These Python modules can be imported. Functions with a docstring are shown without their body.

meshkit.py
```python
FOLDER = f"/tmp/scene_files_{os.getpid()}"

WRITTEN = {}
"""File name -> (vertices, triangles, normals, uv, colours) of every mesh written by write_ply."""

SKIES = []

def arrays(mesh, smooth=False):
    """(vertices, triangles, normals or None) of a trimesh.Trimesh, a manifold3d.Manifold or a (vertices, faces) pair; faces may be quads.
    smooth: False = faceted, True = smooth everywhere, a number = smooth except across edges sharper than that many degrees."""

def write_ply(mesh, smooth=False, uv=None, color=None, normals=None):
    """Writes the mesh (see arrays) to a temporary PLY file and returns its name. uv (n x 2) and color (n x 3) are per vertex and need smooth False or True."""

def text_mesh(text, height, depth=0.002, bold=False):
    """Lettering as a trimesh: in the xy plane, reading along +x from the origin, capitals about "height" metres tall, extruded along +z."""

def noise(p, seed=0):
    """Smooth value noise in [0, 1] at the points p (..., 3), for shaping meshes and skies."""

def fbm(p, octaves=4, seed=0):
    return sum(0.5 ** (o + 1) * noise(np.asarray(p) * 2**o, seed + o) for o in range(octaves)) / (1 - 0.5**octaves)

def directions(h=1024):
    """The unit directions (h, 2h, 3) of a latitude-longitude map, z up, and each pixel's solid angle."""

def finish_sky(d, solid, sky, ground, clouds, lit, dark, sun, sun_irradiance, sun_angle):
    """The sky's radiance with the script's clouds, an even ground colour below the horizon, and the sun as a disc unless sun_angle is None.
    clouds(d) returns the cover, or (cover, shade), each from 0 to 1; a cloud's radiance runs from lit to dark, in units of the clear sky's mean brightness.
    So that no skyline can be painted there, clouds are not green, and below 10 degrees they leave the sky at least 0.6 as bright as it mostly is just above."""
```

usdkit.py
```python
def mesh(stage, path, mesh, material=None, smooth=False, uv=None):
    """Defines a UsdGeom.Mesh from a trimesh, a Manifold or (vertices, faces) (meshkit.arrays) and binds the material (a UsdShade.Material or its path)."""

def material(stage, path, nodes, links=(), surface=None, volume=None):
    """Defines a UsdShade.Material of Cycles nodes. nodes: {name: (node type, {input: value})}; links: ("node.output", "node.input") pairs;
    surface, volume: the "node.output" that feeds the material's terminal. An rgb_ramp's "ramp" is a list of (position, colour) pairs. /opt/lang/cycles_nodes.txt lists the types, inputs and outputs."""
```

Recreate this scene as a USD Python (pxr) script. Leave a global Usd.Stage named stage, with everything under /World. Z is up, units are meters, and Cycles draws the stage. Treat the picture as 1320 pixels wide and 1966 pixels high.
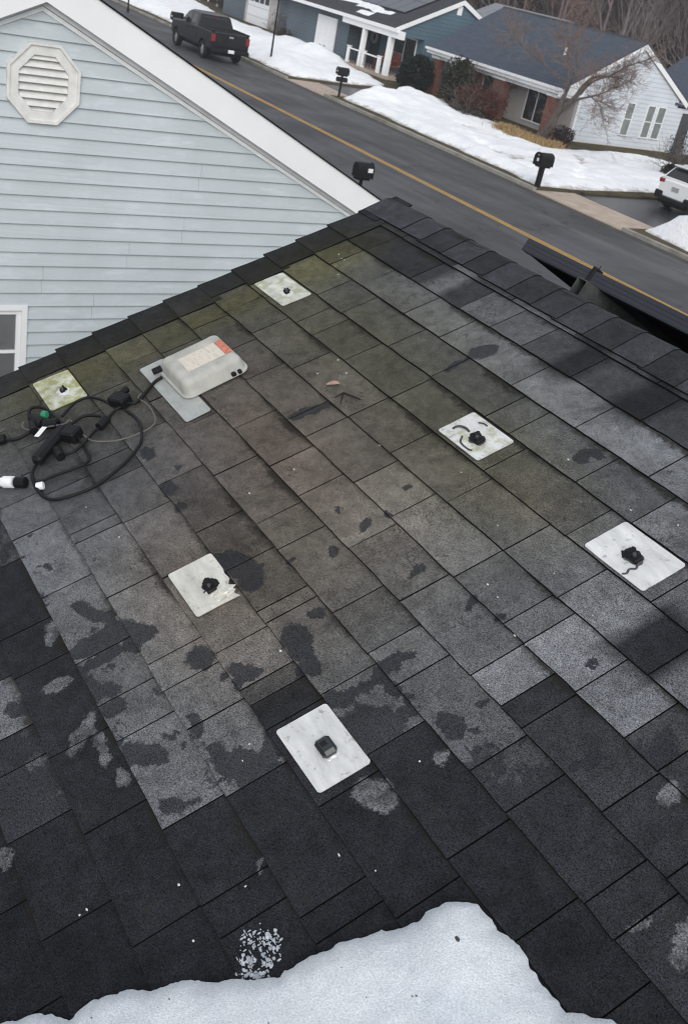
import math, random
import numpy as np, trimesh, shapely, usdkit, meshkit
from scipy.spatial import Delaunay, cKDTree
from shapely.geometry import Polygon, box as sbox
from pxr import Usd, UsdGeom, UsdLux, UsdShade, Gf, Sdf, Vt

JOINTS={0: [0.257, 0.385, 0.522, 0.65, 0.764, 0.897, 1.274, 1.398, 1.526, 1.652], 1: [0.273, 0.57, 0.857, 1.025, 1.181, 1.406, 1.691], 2: [0.472, 0.747, 0.951, 1.316, 1.593, 1.87], 3: [0.406, 0.579, 0.871, 1.108, 1.38, 1.487, 1.761, 1.965], 4: [0.509, 0.622, 0.831, 1.11, 1.564, 1.606, 1.894], 5: [0.45, 0.746, 1.094, 1.324, 1.599, 1.835, 2.036, 2.322], 6: [0.481, 0.685, 0.973, 1.086, 1.36, 1.545, 1.827, 2.018, 2.092, 2.262, 2.407, 2.501], 7: [0.892, 1.13, 1.301, 1.57, 1.806, 2.088, 2.194, 2.264, 2.503, 2.668], 8: [0.277, 0.764, 1.049, 1.319, 1.447, 1.731, 1.891, 2.008, 2.279, 2.395, 2.619, 2.697], 9: [0.371, 0.684, 0.97, 1.235, 1.424, 1.604, 1.651, 1.922, 2.119, 2.407, 2.601, 2.78], 10: [0.721, 0.839, 1.051, 1.332, 1.655, 1.792, 1.846, 1.927, 2.16, 2.444], 11: [0.988, 1.035, 1.296, 1.577, 1.677, 1.812, 2.021, 2.056, 2.338, 2.398], 12: [0.605, 0.722, 0.889, 1.173, 1.456, 1.616, 1.739, 2.008, 2.205, 2.283], 13: [0.97, 1.248, 1.398, 1.681, 1.913, 2.198], 14: [1.372, 1.554, 1.655, 1.832, 2.08], 15: [1.972, 2.199]}
TONE=[(0.178, 0.101, 58.0), (0.082, -0.077, 52.0), (0.383, -0.081, 55.0), (0.667, -0.073, 70.0), (0.831, -0.083, 52.0), (0.947, -0.044, 85.0), (1.115, -0.092, 66.0), (1.175, -0.038, 105.0), (1.359, -0.054, 72.0), (1.5, -0.061, 78.0), (1.607, -0.026, 60.0), (1.738, -0.059, 70.0), (0.355, -0.199, 82.0), (0.654, -0.216, 88.0), (0.894, -0.213, 95.0), (1.077, -0.204, 95.0), (1.247, -0.196, 102.0), (1.412, -0.215, 106.0), (1.629, -0.233, 110.0), (1.81, -0.202, 112.0), (0.294, -0.297, 85.0), (0.512, -0.34, 80.0), (0.737, -0.354, 80.0), (0.942, -0.368, 78.0), (1.153, -0.358, 75.0), (1.325, -0.334, 80.0), (1.548, -0.346, 85.0), (1.742, -0.333, 86.0), (1.861, -0.354, 85.0), (2.017, -0.35, 105.0), (0.396, -0.529, 77.0), (0.71, -0.502, 78.0), (1.035, -0.508, 80.0), (1.266, -0.496, 80.0), (1.619, -0.491, 80.0), (1.768, -0.51, 86.0), (1.913, -0.518, 80.0), (2.137, -0.546, 108.0), (2.23, -0.558, 85.0), (0.296, -0.751, 75.0), (0.548, -0.774, 80.0), (0.814, -0.681, 85.0), (1.077, -0.648, 88.0), (1.329, -0.666, 85.0), (1.607, -0.653, 85.0), (1.795, -0.648, 85.0), (1.994, -0.636, 95.0), (2.106, -0.655, 108.0), (2.173, -0.67, 108.0), (2.313, -0.726, 108.0), (2.349, -0.66, 108.0), (0.838, -0.883, 90.0), (1.199, -0.865, 92.0), (1.399, -0.814, 100.0), (1.596, -0.81, 100.0), (1.805, -0.798, 100.0), (2.017, -0.807, 88.0), (2.182, -0.796, 118.0), (2.322, -0.819, 112.0), (2.438, -0.816, 68.0), (2.535, -0.843, 62.0), (0.66, -0.945, 80.0), (0.978, -0.991, 85.0), (1.256, -0.966, 90.0), (1.454, -0.964, 95.0), (1.682, -0.963, 95.0), (1.836, -0.943, 90.0), (2.014, -0.952, 90.0), (2.141, -0.934, 108.0), (2.215, -0.951, 55.0), (2.292, -0.959, 64.0), (2.426, -0.965, 56.0), (2.526, -0.964, 58.0), (2.632, -0.963, 50.0), (0.75, -1.152, 80.0), (0.953, -1.12, 85.0), (1.21, -1.109, 85.0), (1.471, -1.118, 80.0), (1.655, -1.099, 90.0), (1.823, -1.083, 85.0), (1.987, -1.076, 90.0), (2.137, -1.069, 105.0), (2.273, -1.063, 74.0), (2.352, -1.06, 76.0), (2.487, -1.069, 56.0), (2.605, -1.098, 50.0), (2.668, -1.046, 52.0), (2.74, -1.057, 66.0), (0.675, -1.3, 75.0), (0.917, -1.225, 85.0), (1.125, -1.2, 75.0), (1.358, -1.216, 76.0), (1.567, -1.2, 85.0), (1.693, -1.21, 90.0), (1.868, -1.196, 85.0), (2.014, -1.177, 88.0), (2.157, -1.19, 46.0), (2.27, -1.204, 46.0), (2.395, -1.207, 49.0), (2.523, -1.209, 45.0), (2.64, -1.21, 45.0), (0.651, -1.432, 75.0), (0.959, -1.377, 80.0), (1.209, -1.351, 90.0), (1.484, -1.323, 85.0), (1.598, -1.321, 95.0), (1.731, -1.289, 95.0), (1.918, -1.362, 48.0), (2.043, -1.354, 50.0), (2.193, -1.342, 45.0), (2.274, -1.368, 45.0), (0.588, -1.568, 80.0), (0.89, -1.516, 85.0), (1.124, -1.505, 95.0), (1.361, -1.492, 100.0), (1.555, -1.473, 108.0), (1.717, -1.449, 95.0), (1.872, -1.484, 98.0), (2.138, -1.471, 50.0), (2.277, -1.454, 46.0), (2.389, -1.441, 44.0), (0.855, -1.65, 95.0), (1.14, -1.634, 105.0), (1.362, -1.624, 100.0), (1.552, -1.625, 92.0), (1.757, -1.628, 95.0), (1.896, -1.624, 104.0), (2.037, -1.602, 48.0), (2.18, -1.601, 47.0), (2.307, -1.62, 43.0), (1.066, -1.776, 46.0), (1.292, -1.786, 46.0), (1.57, -1.793, 48.0), (1.77, -1.786, 50.0), (1.965, -1.775, 48.0), (2.124, -1.748, 47.0), (2.253, -1.727, 42.0), (1.414, -1.891, 100.0), (1.583, -1.914, 74.0), (1.704, -1.913, 104.0), (1.883, -1.922, 45.0), (2.066, -1.916, 44.0), (2.176, -1.901, 42.0), (1.769, -1.993, 75.0), (1.968, -2.05, 44.0), (2.103, -2.036, 42.0), (2.475, -1.517, 40.0), (2.742, -1.219, 42.0), (2.814, -1.117, 46.0)]
DARK=[(0.98, -0.79, 0.0669, 0.0238, 1.44), (1.113, -0.239, 0.0486, 0.0358, 1.39), (1.109, -0.344, 0.0393, 0.0146, 1.69), (1.69, -0.326, 0.0298, 0.0189, 1.16), (1.702, -0.359, 0.0187, 0.0167, -2.55), (1.723, -0.316, 0.0133, 0.0125, -2.69), (0.8, -1.253, 0.0385, 0.023, 3.01), (1.003, -1.269, 0.0373, 0.0233, 3.01), (1.101, -1.275, 0.0257, 0.0183, -2.95), (1.383, -1.259, 0.0393, 0.027, -2.59), (1.479, -1.242, 0.0607, 0.036, 2.82), (1.423, -1.256, 0.0402, 0.0288, 3.03), (1.7, -1.176, 0.0224, 0.0146, -2.43), (1.735, -1.252, 0.0463, 0.0342, 2.9), (1.782, -1.257, 0.0321, 0.0241, 2.9), (1.843, -1.266, 0.0278, 0.0212, 2.9), (1.827, -1.292, 0.0148, 0.0123, -2.95), (1.272, -1.647, 0.0317, 0.0199, -2.59), (1.333, -1.616, 0.0423, 0.0202, -2.61), (1.361, -1.591, 0.0176, 0.0115, 3.1), (1.407, -1.618, 0.0575, 0.0247, 1.61), (1.467, -1.545, 0.0417, 0.0299, -2.79), (1.417, -1.69, 0.0393, 0.0225, 1.54), (1.44, -1.63, 0.0618, 0.0186, 1.54), (1.479, -1.636, 0.0549, 0.0145, 1.54), (1.484, -1.671, 0.037, 0.016, 1.3), (1.495, -1.579, 0.0268, 0.0174, 3.04), (1.638, -1.463, 0.0431, 0.0328, -2.8), (1.643, -1.698, 0.03, 0.0193, -2.52), (1.639, -1.669, 0.0219, 0.0158, -3.01), (1.792, -1.698, 0.0385, 0.0276, -3.12), (1.827, -1.653, 0.0345, 0.0245, 3.08), (1.792, -1.546, 0.0201, 0.0154, -2.77), (1.831, -1.553, 0.0197, 0.0153, -3.03), (1.796, -1.59, 0.0115, 0.0079, -2.51), (1.738, -1.4, 0.0384, 0.0223, -2.61), (1.757, -1.384, 0.0225, 0.0171, -2.64), (1.768, -1.419, 0.0215, 0.0132, 2.83), (1.732, -1.443, 0.0128, 0.0094, 3.03), (1.9, -1.543, 0.0258, 0.0205, -2.83), (1.963, -1.535, 0.0377, 0.0304, -2.84), (1.977, -1.5, 0.0389, 0.0317, -3.04), (2.022, -1.483, 0.0456, 0.0391, 1.11), (1.96, -1.438, 0.0492, 0.0157, 2.82), (2.038, -1.504, 0.0428, 0.0258, 1.27), (1.939, -1.5, 0.0137, 0.011, -2.75), (1.963, -1.225, 0.0557, 0.0185, 1.55), (1.952, -1.265, 0.0298, 0.0207, -2.4), (1.949, -1.154, 0.025, 0.0175, 2.7), (1.994, -1.154, 0.016, 0.0136, 2.91), (2.021, -1.151, 0.0171, 0.0147, 2.88), (2.055, -1.139, 0.0126, 0.0111, 2.92), (1.951, -1.117, 0.0259, 0.0228, 3.07), (1.948, -1.076, 0.0236, 0.0135, 0.95), (2.081, -1.198, 0.0516, 0.0186, 1.5), (2.074, -1.168, 0.0249, 0.0161, 0.83), (2.097, -1.253, 0.0332, 0.0182, 1.55), (2.149, -1.106, 0.0242, 0.0157, 0.85), (2.176, -1.11, 0.026, 0.0237, 2.79), (2.159, -1.024, 0.0161, 0.0077, 1.56), (2.226, -0.779, 0.0162, 0.014, 0.96), (1.97, -1.677, 0.033, 0.0211, -2.41), (1.803, -1.925, 0.0602, 0.0186, 1.49), (1.623, -1.914, 0.0441, 0.0257, 1.47), (0.915, -1.749, 0.0461, 0.0176, 2.95), (1.473, -0.756, 0.0152, 0.0122, 2.91), (1.423, -0.946, 0.0128, 0.0095, 2.91), (1.524, -0.853, 0.0171, 0.0113, -3.13), (2.403, -0.952, 0.0423, 0.0156, 1.43), (1.153, -0.358, 0.0003, 0.0002, 2.61), (0.929, -1.212, 0.0133, 0.0088, 3.09), (1.505, -1.136, 0.0132, 0.0097, 1.37), (1.546, -1.035, 0.0237, 0.0121, 2.33), (1.519, -0.923, 0.0315, 0.0124, 2.25), (1.749, -0.914, 0.0299, 0.0105, 2.01), (1.917, -0.873, 0.0313, 0.011, 1.97), (1.998, -0.852, 0.0126, 0.0117, 2.83)]
LIGHT=[(1.483, -1.775, 0.0354, 0.0214, 1.58), (1.661, -1.775, 0.06, 0.0187, 2.36), (1.729, -1.751, 0.0543, 0.0135, 3.01), (1.856, -2.016, 0.0283, 0.0168, 3.1), (1.834, -1.741, 0.0275, 0.0168, 2.97), (1.307, -1.734, 0.0424, 0.0169, 2.78), (2.203, -1.323, 0.0517, 0.0312, -2.71), (2.196, -1.584, 0.0149, 0.0064, 2.53), (2.547, -0.874, 0.0292, 0.0185, 2.0), (2.767, -1.057, 0.0509, 0.016, 2.04), (2.215, -1.17, 0.0224, 0.0145, 2.17), (2.092, -1.22, 0.0201, 0.0118, 1.57), (2.701, -1.096, 0.0244, 0.0076, 1.59)]
SNOW_EDGE=[(2.175, -2.17), (2.186, -2.114), (2.2, -2.078), (2.209, -2.05), (2.22, -2.027), (2.238, -2.015), (2.251, -2.004), (2.249, -1.988), (2.244, -1.966), (2.247, -1.931), (2.267, -1.897), (2.288, -1.864), (2.3, -1.828), (2.319, -1.794), (2.372, -1.724), (2.395, -1.683), (2.405, -1.656), (2.411, -1.622), (2.41, -1.584), (2.428, -1.528), (2.439, -1.491), (2.449, -1.458), (2.464, -1.434), (2.468, -1.42), (2.467, -1.386), (2.475, -1.351), (2.488, -1.326), (2.511, -1.302), (2.544, -1.292), (2.598, -1.289), (2.63, -1.286), (2.658, -1.292), (2.707, -1.293), (2.743, -1.285), (2.769, -1.259), (2.79, -1.239), (2.808, -1.231), (2.832, -1.229)]
CABLES={'lead': [(0.468, -1.061), (0.471, -1.085), (0.484, -1.108), (0.508, -1.138), (0.534, -1.165), (0.546, -1.19), (0.522, -1.214)], 'loop': [(0.531, -1.231), (0.538, -1.265), (0.572, -1.31), (0.588, -1.349), (0.621, -1.382), (0.64, -1.411), (0.65, -1.441), (0.639, -1.463)], 'big': [(0.512, -1.415), (0.493, -1.375), (0.492, -1.347), (0.51, -1.321), (0.54, -1.299), (0.575, -1.29)], 'big2': [(0.56, -1.229), (0.618, -1.219), (0.681, -1.222), (0.731, -1.237), (0.772, -1.259), (0.805, -1.309), (0.83, -1.366), (0.844, -1.422), (0.847, -1.474), (0.84, -1.521), (0.826, -1.551), (0.79, -1.575), (0.743, -1.585), (0.685, -1.581), (0.648, -1.568), (0.621, -1.549)], 'mid': [(0.709, -1.568), (0.711, -1.524), (0.73, -1.463), (0.734, -1.431), (0.714, -1.41), (0.664, -1.402), (0.593, -1.399)], 'top': [(0.428, -1.403), (0.41, -1.369), (0.394, -1.335), (0.402, -1.298), (0.44, -1.273), (0.486, -1.256)], 'left': [(0.369, -1.636), (0.388, -1.609), (0.419, -1.569), (0.426, -1.539), (0.423, -1.511)], 'small': [(0.395, -1.499), (0.339, -1.486), (0.315, -1.469), (0.33, -1.448), (0.362, -1.431), (0.416, -1.421), (0.475, -1.413)], 'grey': [(0.352, -1.514), (0.376, -1.524), (0.413, -1.513), (0.442, -1.484), (0.463, -1.447), (0.479, -1.409), (0.47, -1.389), (0.508, -1.386), (0.582, -1.38), (0.645, -1.37), (0.688, -1.333), (0.709, -1.287), (0.716, -1.247), (0.716, -1.204), (0.689, -1.176), (0.63, -1.162), (0.573, -1.161), (0.524, -1.169), (0.502, -1.149)]}
CONN=[(0.5, -1.222), (0.395, -1.475), (0.391, -1.446), (0.639, -1.649), (0.671, -1.616), (0.726, -1.573), (0.561, -1.493), (0.496, -1.488), (0.561, -1.41), (0.614, -1.476), (0.392, -1.607)]
SPECKS=[(1.971, -0.673), (2.126, -0.692), (2.041, -0.356), (1.945, -0.818), (1.976, -1.12), (2.197, -1.21), (2.255, -1.758), (2.136, -1.736), (2.073, -1.924), (2.071, -1.908), (2.219, -1.629), (2.343, -1.41), (2.06, -0.859), (2.097, -0.856), (1.934, -1.476), (1.962, -1.507), (1.749, -1.299), (0.902, -1.493), (1.094, -1.462), (1.189, -0.954), (1.19, -1.099), (0.811, -0.583), (0.894, -0.602), (2.273, -1.45), (1.68, -0.384), (1.272, -0.718), (1.527, -0.619), (0.827, -0.669), (0.249, -0.234), (0.267, -0.233), (0.213, -0.224), (0.34, -0.304), (1.754, -0.672), (1.929, -0.4), (2.132, -0.987), (0.055, -1.135), (0.096, -1.266), (0.084, -1.122), (0.129, -0.4), (0.088, -0.904), (0.042, -0.603), (1.897, -0.811)]
CRUMB=[(2.317, -1.669), (2.33, -1.646), (2.346, -1.633), (2.369, -1.656), (2.384, -1.68), (2.37, -1.705), (2.345, -1.69)]
CAM=([0.505446, 0.842054, 0.188333], [-0.504947, 0.111667, 0.855897], [0.699681, -0.527707, 0.481634], [3.2866, -2.24388, 0.8758])
TH=0.4406221964453427
FOCAL=52.3112523750942
HAZE = 0.0006
EXPOSURE, CLOUD_DARK, CLOUD_LIT, TONE_GAIN = 0.70, (3.2, 3.35, 3.6), (5.2, 5.35, 5.6), 0.92

PI = math.pi
rng = np.random.default_rng(7)
random.seed(7)
stage = Usd.Stage.CreateInMemory()
UsdGeom.SetStageUpAxis(stage, UsdGeom.Tokens.z)
UsdGeom.SetStageMetersPerUnit(stage, 1.0)
world = UsdGeom.Xform.Define(stage, '/World')
stage.SetDefaultPrim(world.GetPrim())
UsdGeom.Scope.Define(stage, '/World/Looks')
mat = lambda name, nodes, links=(), surface='p.BSDF', **k: usdkit.material(stage, '/World/Looks/' + name, nodes, links, surface=surface, **k)

# ------------------------------------------------------------------ camera, sky, sun
cam = UsdGeom.Camera.Define(stage, '/World/camera')
cam.CreateFocalLengthAttr(FOCAL)
cam.CreateHorizontalApertureAttr(36.0)
cam.CreateVerticalApertureAttr(36.0 * 1024 / 687)
cam.CreateClippingRangeAttr(Gf.Vec2f(0.05, 3000))
cam.CreateExposureAttr(EXPOSURE)
cam.CreateFStopAttr(15.0)
cam.CreateFocusDistanceAttr(2.7)
r, up, back, pos = CAM
cam.AddTransformOp().Set(Gf.Matrix4d(*r, 0, *up, 0, *back, 0, *pos, 1))
SUN_EL, SUN_AZ = math.radians(30), math.radians(118)
sky = mat('overcast_sky', {
    'geo': ('geometry', {}),
    'sky': ('sky_texture', {'sky_type': 'single_scattering', 'sun_disc': False, 'sun_elevation': SUN_EL, 'sun_rotation': SUN_AZ, 'aerosol_density': 2.0}),
    'n': ('noise_texture', {'scale': 2.2, 'detail': 5, 'roughness': 0.55}),
    'r': ('rgb_ramp', {'ramp': [(0.3, (0.88, 0.88, 0.88)), (0.7, (0.97, 0.97, 0.97))]}),
    'cl': ('rgb_ramp', {'ramp': [(0.3, CLOUD_DARK), (0.7, CLOUD_LIT)]}),
    'm': ('mix', {'mix_type': 'mix'}),
    'b': ('background_shader', {'strength': 0.1})},
    [('geo.position', 'n.vector'), ('n.fac', 'r.fac'), ('n.fac', 'cl.fac'), ('sky.color', 'm.color1'), ('cl.color', 'm.color2'), ('r.color', 'm.fac'), ('m.color', 'b.color')], surface='b.background')
dome = UsdLux.DomeLight.Define(stage, '/World/sky')
dome.GetPrim().SetCustomDataByKey('kind', 'structure')
UsdShade.MaterialBindingAPI.Apply(dome.GetPrim()).Bind(sky)
sun = UsdLux.DistantLight.Define(stage, '/World/sun')
sun.CreateIntensityAttr(0.4)
sun.CreateAngleAttr(50.0)
sun.CreateNormalizeAttr(True)
sun.CreateColorAttr(Gf.Vec3f(1.0, 0.975, 0.94))
sun.AddRotateZOp().Set(180 - math.degrees(SUN_AZ))
sun.AddRotateXOp().Set(90 - math.degrees(SUN_EL))

# ------------------------------------------------------------------ helpers
used = {}
def pathfor(name, parent=None):
    base = (parent.GetPath() if parent else Sdf.Path('/World')).pathString + '/' + name
    k = used.get(base, 0); used[base] = k + 1
    return base if k == 0 else f'{base}_{k:03d}'
def tag(p, label=None, cat=None, group=None, kind=None):
    p = p.GetPrim() if hasattr(p, 'GetPrim') else p
    for k, v in (('label', label), ('category', cat), ('group', group), ('kind', kind)):
        if v: p.SetCustomDataByKey(k, v)
    return p
def thing(name, label, cat, loc=(0, 0, 0), rz=0.0, group=None):
    x = UsdGeom.Xform.Define(stage, pathfor(name))
    x.AddTranslateOp().Set(Gf.Vec3d(*map(float, loc))); x.AddRotateZOp().Set(float(rz))
    return tag(x, label, cat, group)
def part(name, mesh, material, parent=None, smooth=False, label=None):
    m = usdkit.mesh(stage, pathfor(name, parent), mesh, material, smooth=smooth).GetPrim()
    if label: m.SetCustomDataByKey('label', label)
    return m
def copy_of(src, name, label, cat, loc, rz=0.0, group=None):
    o = thing(name, label, cat, loc, rz, group)
    o.GetReferences().AddInternalReference(src.GetPath())
    x = UsdGeom.Xformable(o)
    o.SetInstanceable(True)
    return o
def cat_(ms): return trimesh.util.concatenate(ms)
def bx(x0, x1, y0, y1, z0, z1):
    m = trimesh.creation.box([x1 - x0, y1 - y0, z1 - z0]); m.apply_translation([(x0 + x1) / 2, (y0 + y1) / 2, (z0 + z1) / 2]); return m
def quad_x(x, y0, y1, z0, z1): return (np.array([(x, y0, z0), (x, y1, z0), (x, y1, z1), (x, y0, z1)], float), np.array([[0, 1, 2], [0, 2, 3]]))
def quad_y(y, x0, x1, z0, z1): return (np.array([(x0, y, z0), (x1, y, z0), (x1, y, z1), (x0, y, z1)], float), np.array([[0, 1, 2], [0, 2, 3]]))
def cbx(x0, x1, y0, y1, z0, z1, c=0.01):
    """a box with chamfered edges"""
    p = []
    for sx, x in ((1, x0), (-1, x1)):
        for sy, y in ((1, y0), (-1, y1)):
            for sz, z in ((1, z0), (-1, z1)):
                p += [(x + sx * c, y + sy * c, z), (x + sx * c, y, z + sz * c), (x, y + sy * c, z + sz * c)]
    return trimesh.convex.convex_hull(np.array(p))
def tube(pts, rad, n=6, closed_ends=True):
    pts = np.asarray(pts, float); rad = np.broadcast_to(np.asarray(rad, float), (len(pts),))
    t = np.gradient(pts, axis=0); t /= np.linalg.norm(t, axis=1, keepdims=True) + 1e-12
    a = np.array([0.13, 0.31, 0.94]); V = []
    for i in range(len(pts)):
        u = np.cross(t[i], a); 
        if np.linalg.norm(u) < 1e-3: u = np.cross(t[i], [1, 0, 0])
        u /= np.linalg.norm(u); w = np.cross(t[i], u)
        ang = np.arange(n) * 2 * PI / n
        V.append(pts[i] + rad[i] * (np.cos(ang)[:, None] * u + np.sin(ang)[:, None] * w))
    V = np.concatenate(V); F = []
    for i in range(len(pts) - 1):
        for j in range(n):
            a0, a1, b0, b1 = i * n + j, i * n + (j + 1) % n, (i + 1) * n + j, (i + 1) * n + (j + 1) % n
            F += [(a0, a1, b1), (a0, b1, b0)]
    if closed_ends:
        for base, rev in ((0, True), ((len(pts) - 1) * n, False)):
            for j in range(1, n - 1):
                F.append((base, base + j + 1, base + j) if rev else (base, base + j, base + j + 1))
    return trimesh.Trimesh(V, np.array(F), process=False)
def spline(P, k=6):
    P = np.asarray(P, float); n = len(P)
    Q = np.vstack([2 * P[0] - P[1], P, 2 * P[-1] - P[-2]]); out = []
    for i in range(n - 1):
        p0, p1, p2, p3 = Q[i:i + 4]
        for t in np.linspace(0, 1, k, endpoint=False):
            out.append(0.5 * ((2 * p1) + (-p0 + p2) * t + (2 * p0 - 5 * p1 + 4 * p2 - p3) * t * t + (-p0 + 3 * p1 - 3 * p2 + p3) * t ** 3))
    return np.array(out + [P[-1]])
def prism_x(poly_yz, x0, x1):
    m = trimesh.creation.extrude_polygon(Polygon(poly_yz) if not hasattr(poly_yz, 'exterior') else poly_yz, x1 - x0, engine='earcut')
    v = m.vertices.copy(); m.vertices = np.stack([x0 + v[:, 2], v[:, 0], v[:, 1]], 1); return m
def prism_y(poly_xz, y0, y1):
    m = trimesh.creation.extrude_polygon(Polygon(poly_xz) if not hasattr(poly_xz, 'exterior') else poly_xz, y1 - y0, engine='earcut')
    v = m.vertices.copy(); m.vertices = np.stack([v[:, 0], y1 - v[:, 2], v[:, 1]], 1); return m
def prism_z(poly_xy, z0, z1):
    m = trimesh.creation.extrude_polygon(Polygon(poly_xy) if not hasattr(poly_xy, 'exterior') else poly_xy, z1 - z0, engine='earcut')
    m.apply_translation([0, 0, z0]); return m
CT, ST = math.cos(TH), math.sin(TH)
def RF(u, v, n):                      # own roof: along the ridge, up the slope, off the surface
    u, v, n = np.broadcast_arrays(*[np.asarray(a, float) for a in (u, v, n)])
    return np.stack([u, v * CT - n * ST, v * ST + n * CT], -1)
def rmesh(m):                         # mesh whose xyz are (u, v, n)
    m = m.copy(); v = m.vertices; m.vertices = RF(v[:, 0], v[:, 1], v[:, 2]); return m

# ------------------------------------------------------------------ materials
def rough_mat(name, col, var=0.15, scale=4.0, rough=0.7, spec=0.3, detail=4, bump=0.0, bscale=60.0, metallic=0.0, col2=None):
    c = np.array(col); c2 = np.array(col2) if col2 is not None else c * (1 - var)
    nodes = {'g': ('geometry', {}), 'n': ('noise_texture', {'scale': scale, 'detail': detail, 'roughness': 0.6}),
             'r': ('rgb_ramp', {'ramp': [(0.3, tuple(c2)), (0.7, tuple(c if col2 is not None else c * (1 + var)))]}),
             'p': ('principled_bsdf', {'roughness': rough, 'specular_ior_level': spec, 'metallic': metallic})}
    links = [('g.position', 'n.vector'), ('n.fac', 'r.fac'), ('r.color', 'p.base_color')]
    if bump:
        nodes['bn'] = ('noise_texture', {'scale': bscale, 'detail': 3}); nodes['b'] = ('bump', {'strength': bump, 'distance': 0.01})
        links += [('g.position', 'bn.vector'), ('bn.fac', 'b.height'), ('b.normal', 'p.normal')]
    return mat(name, nodes, links)

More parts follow.
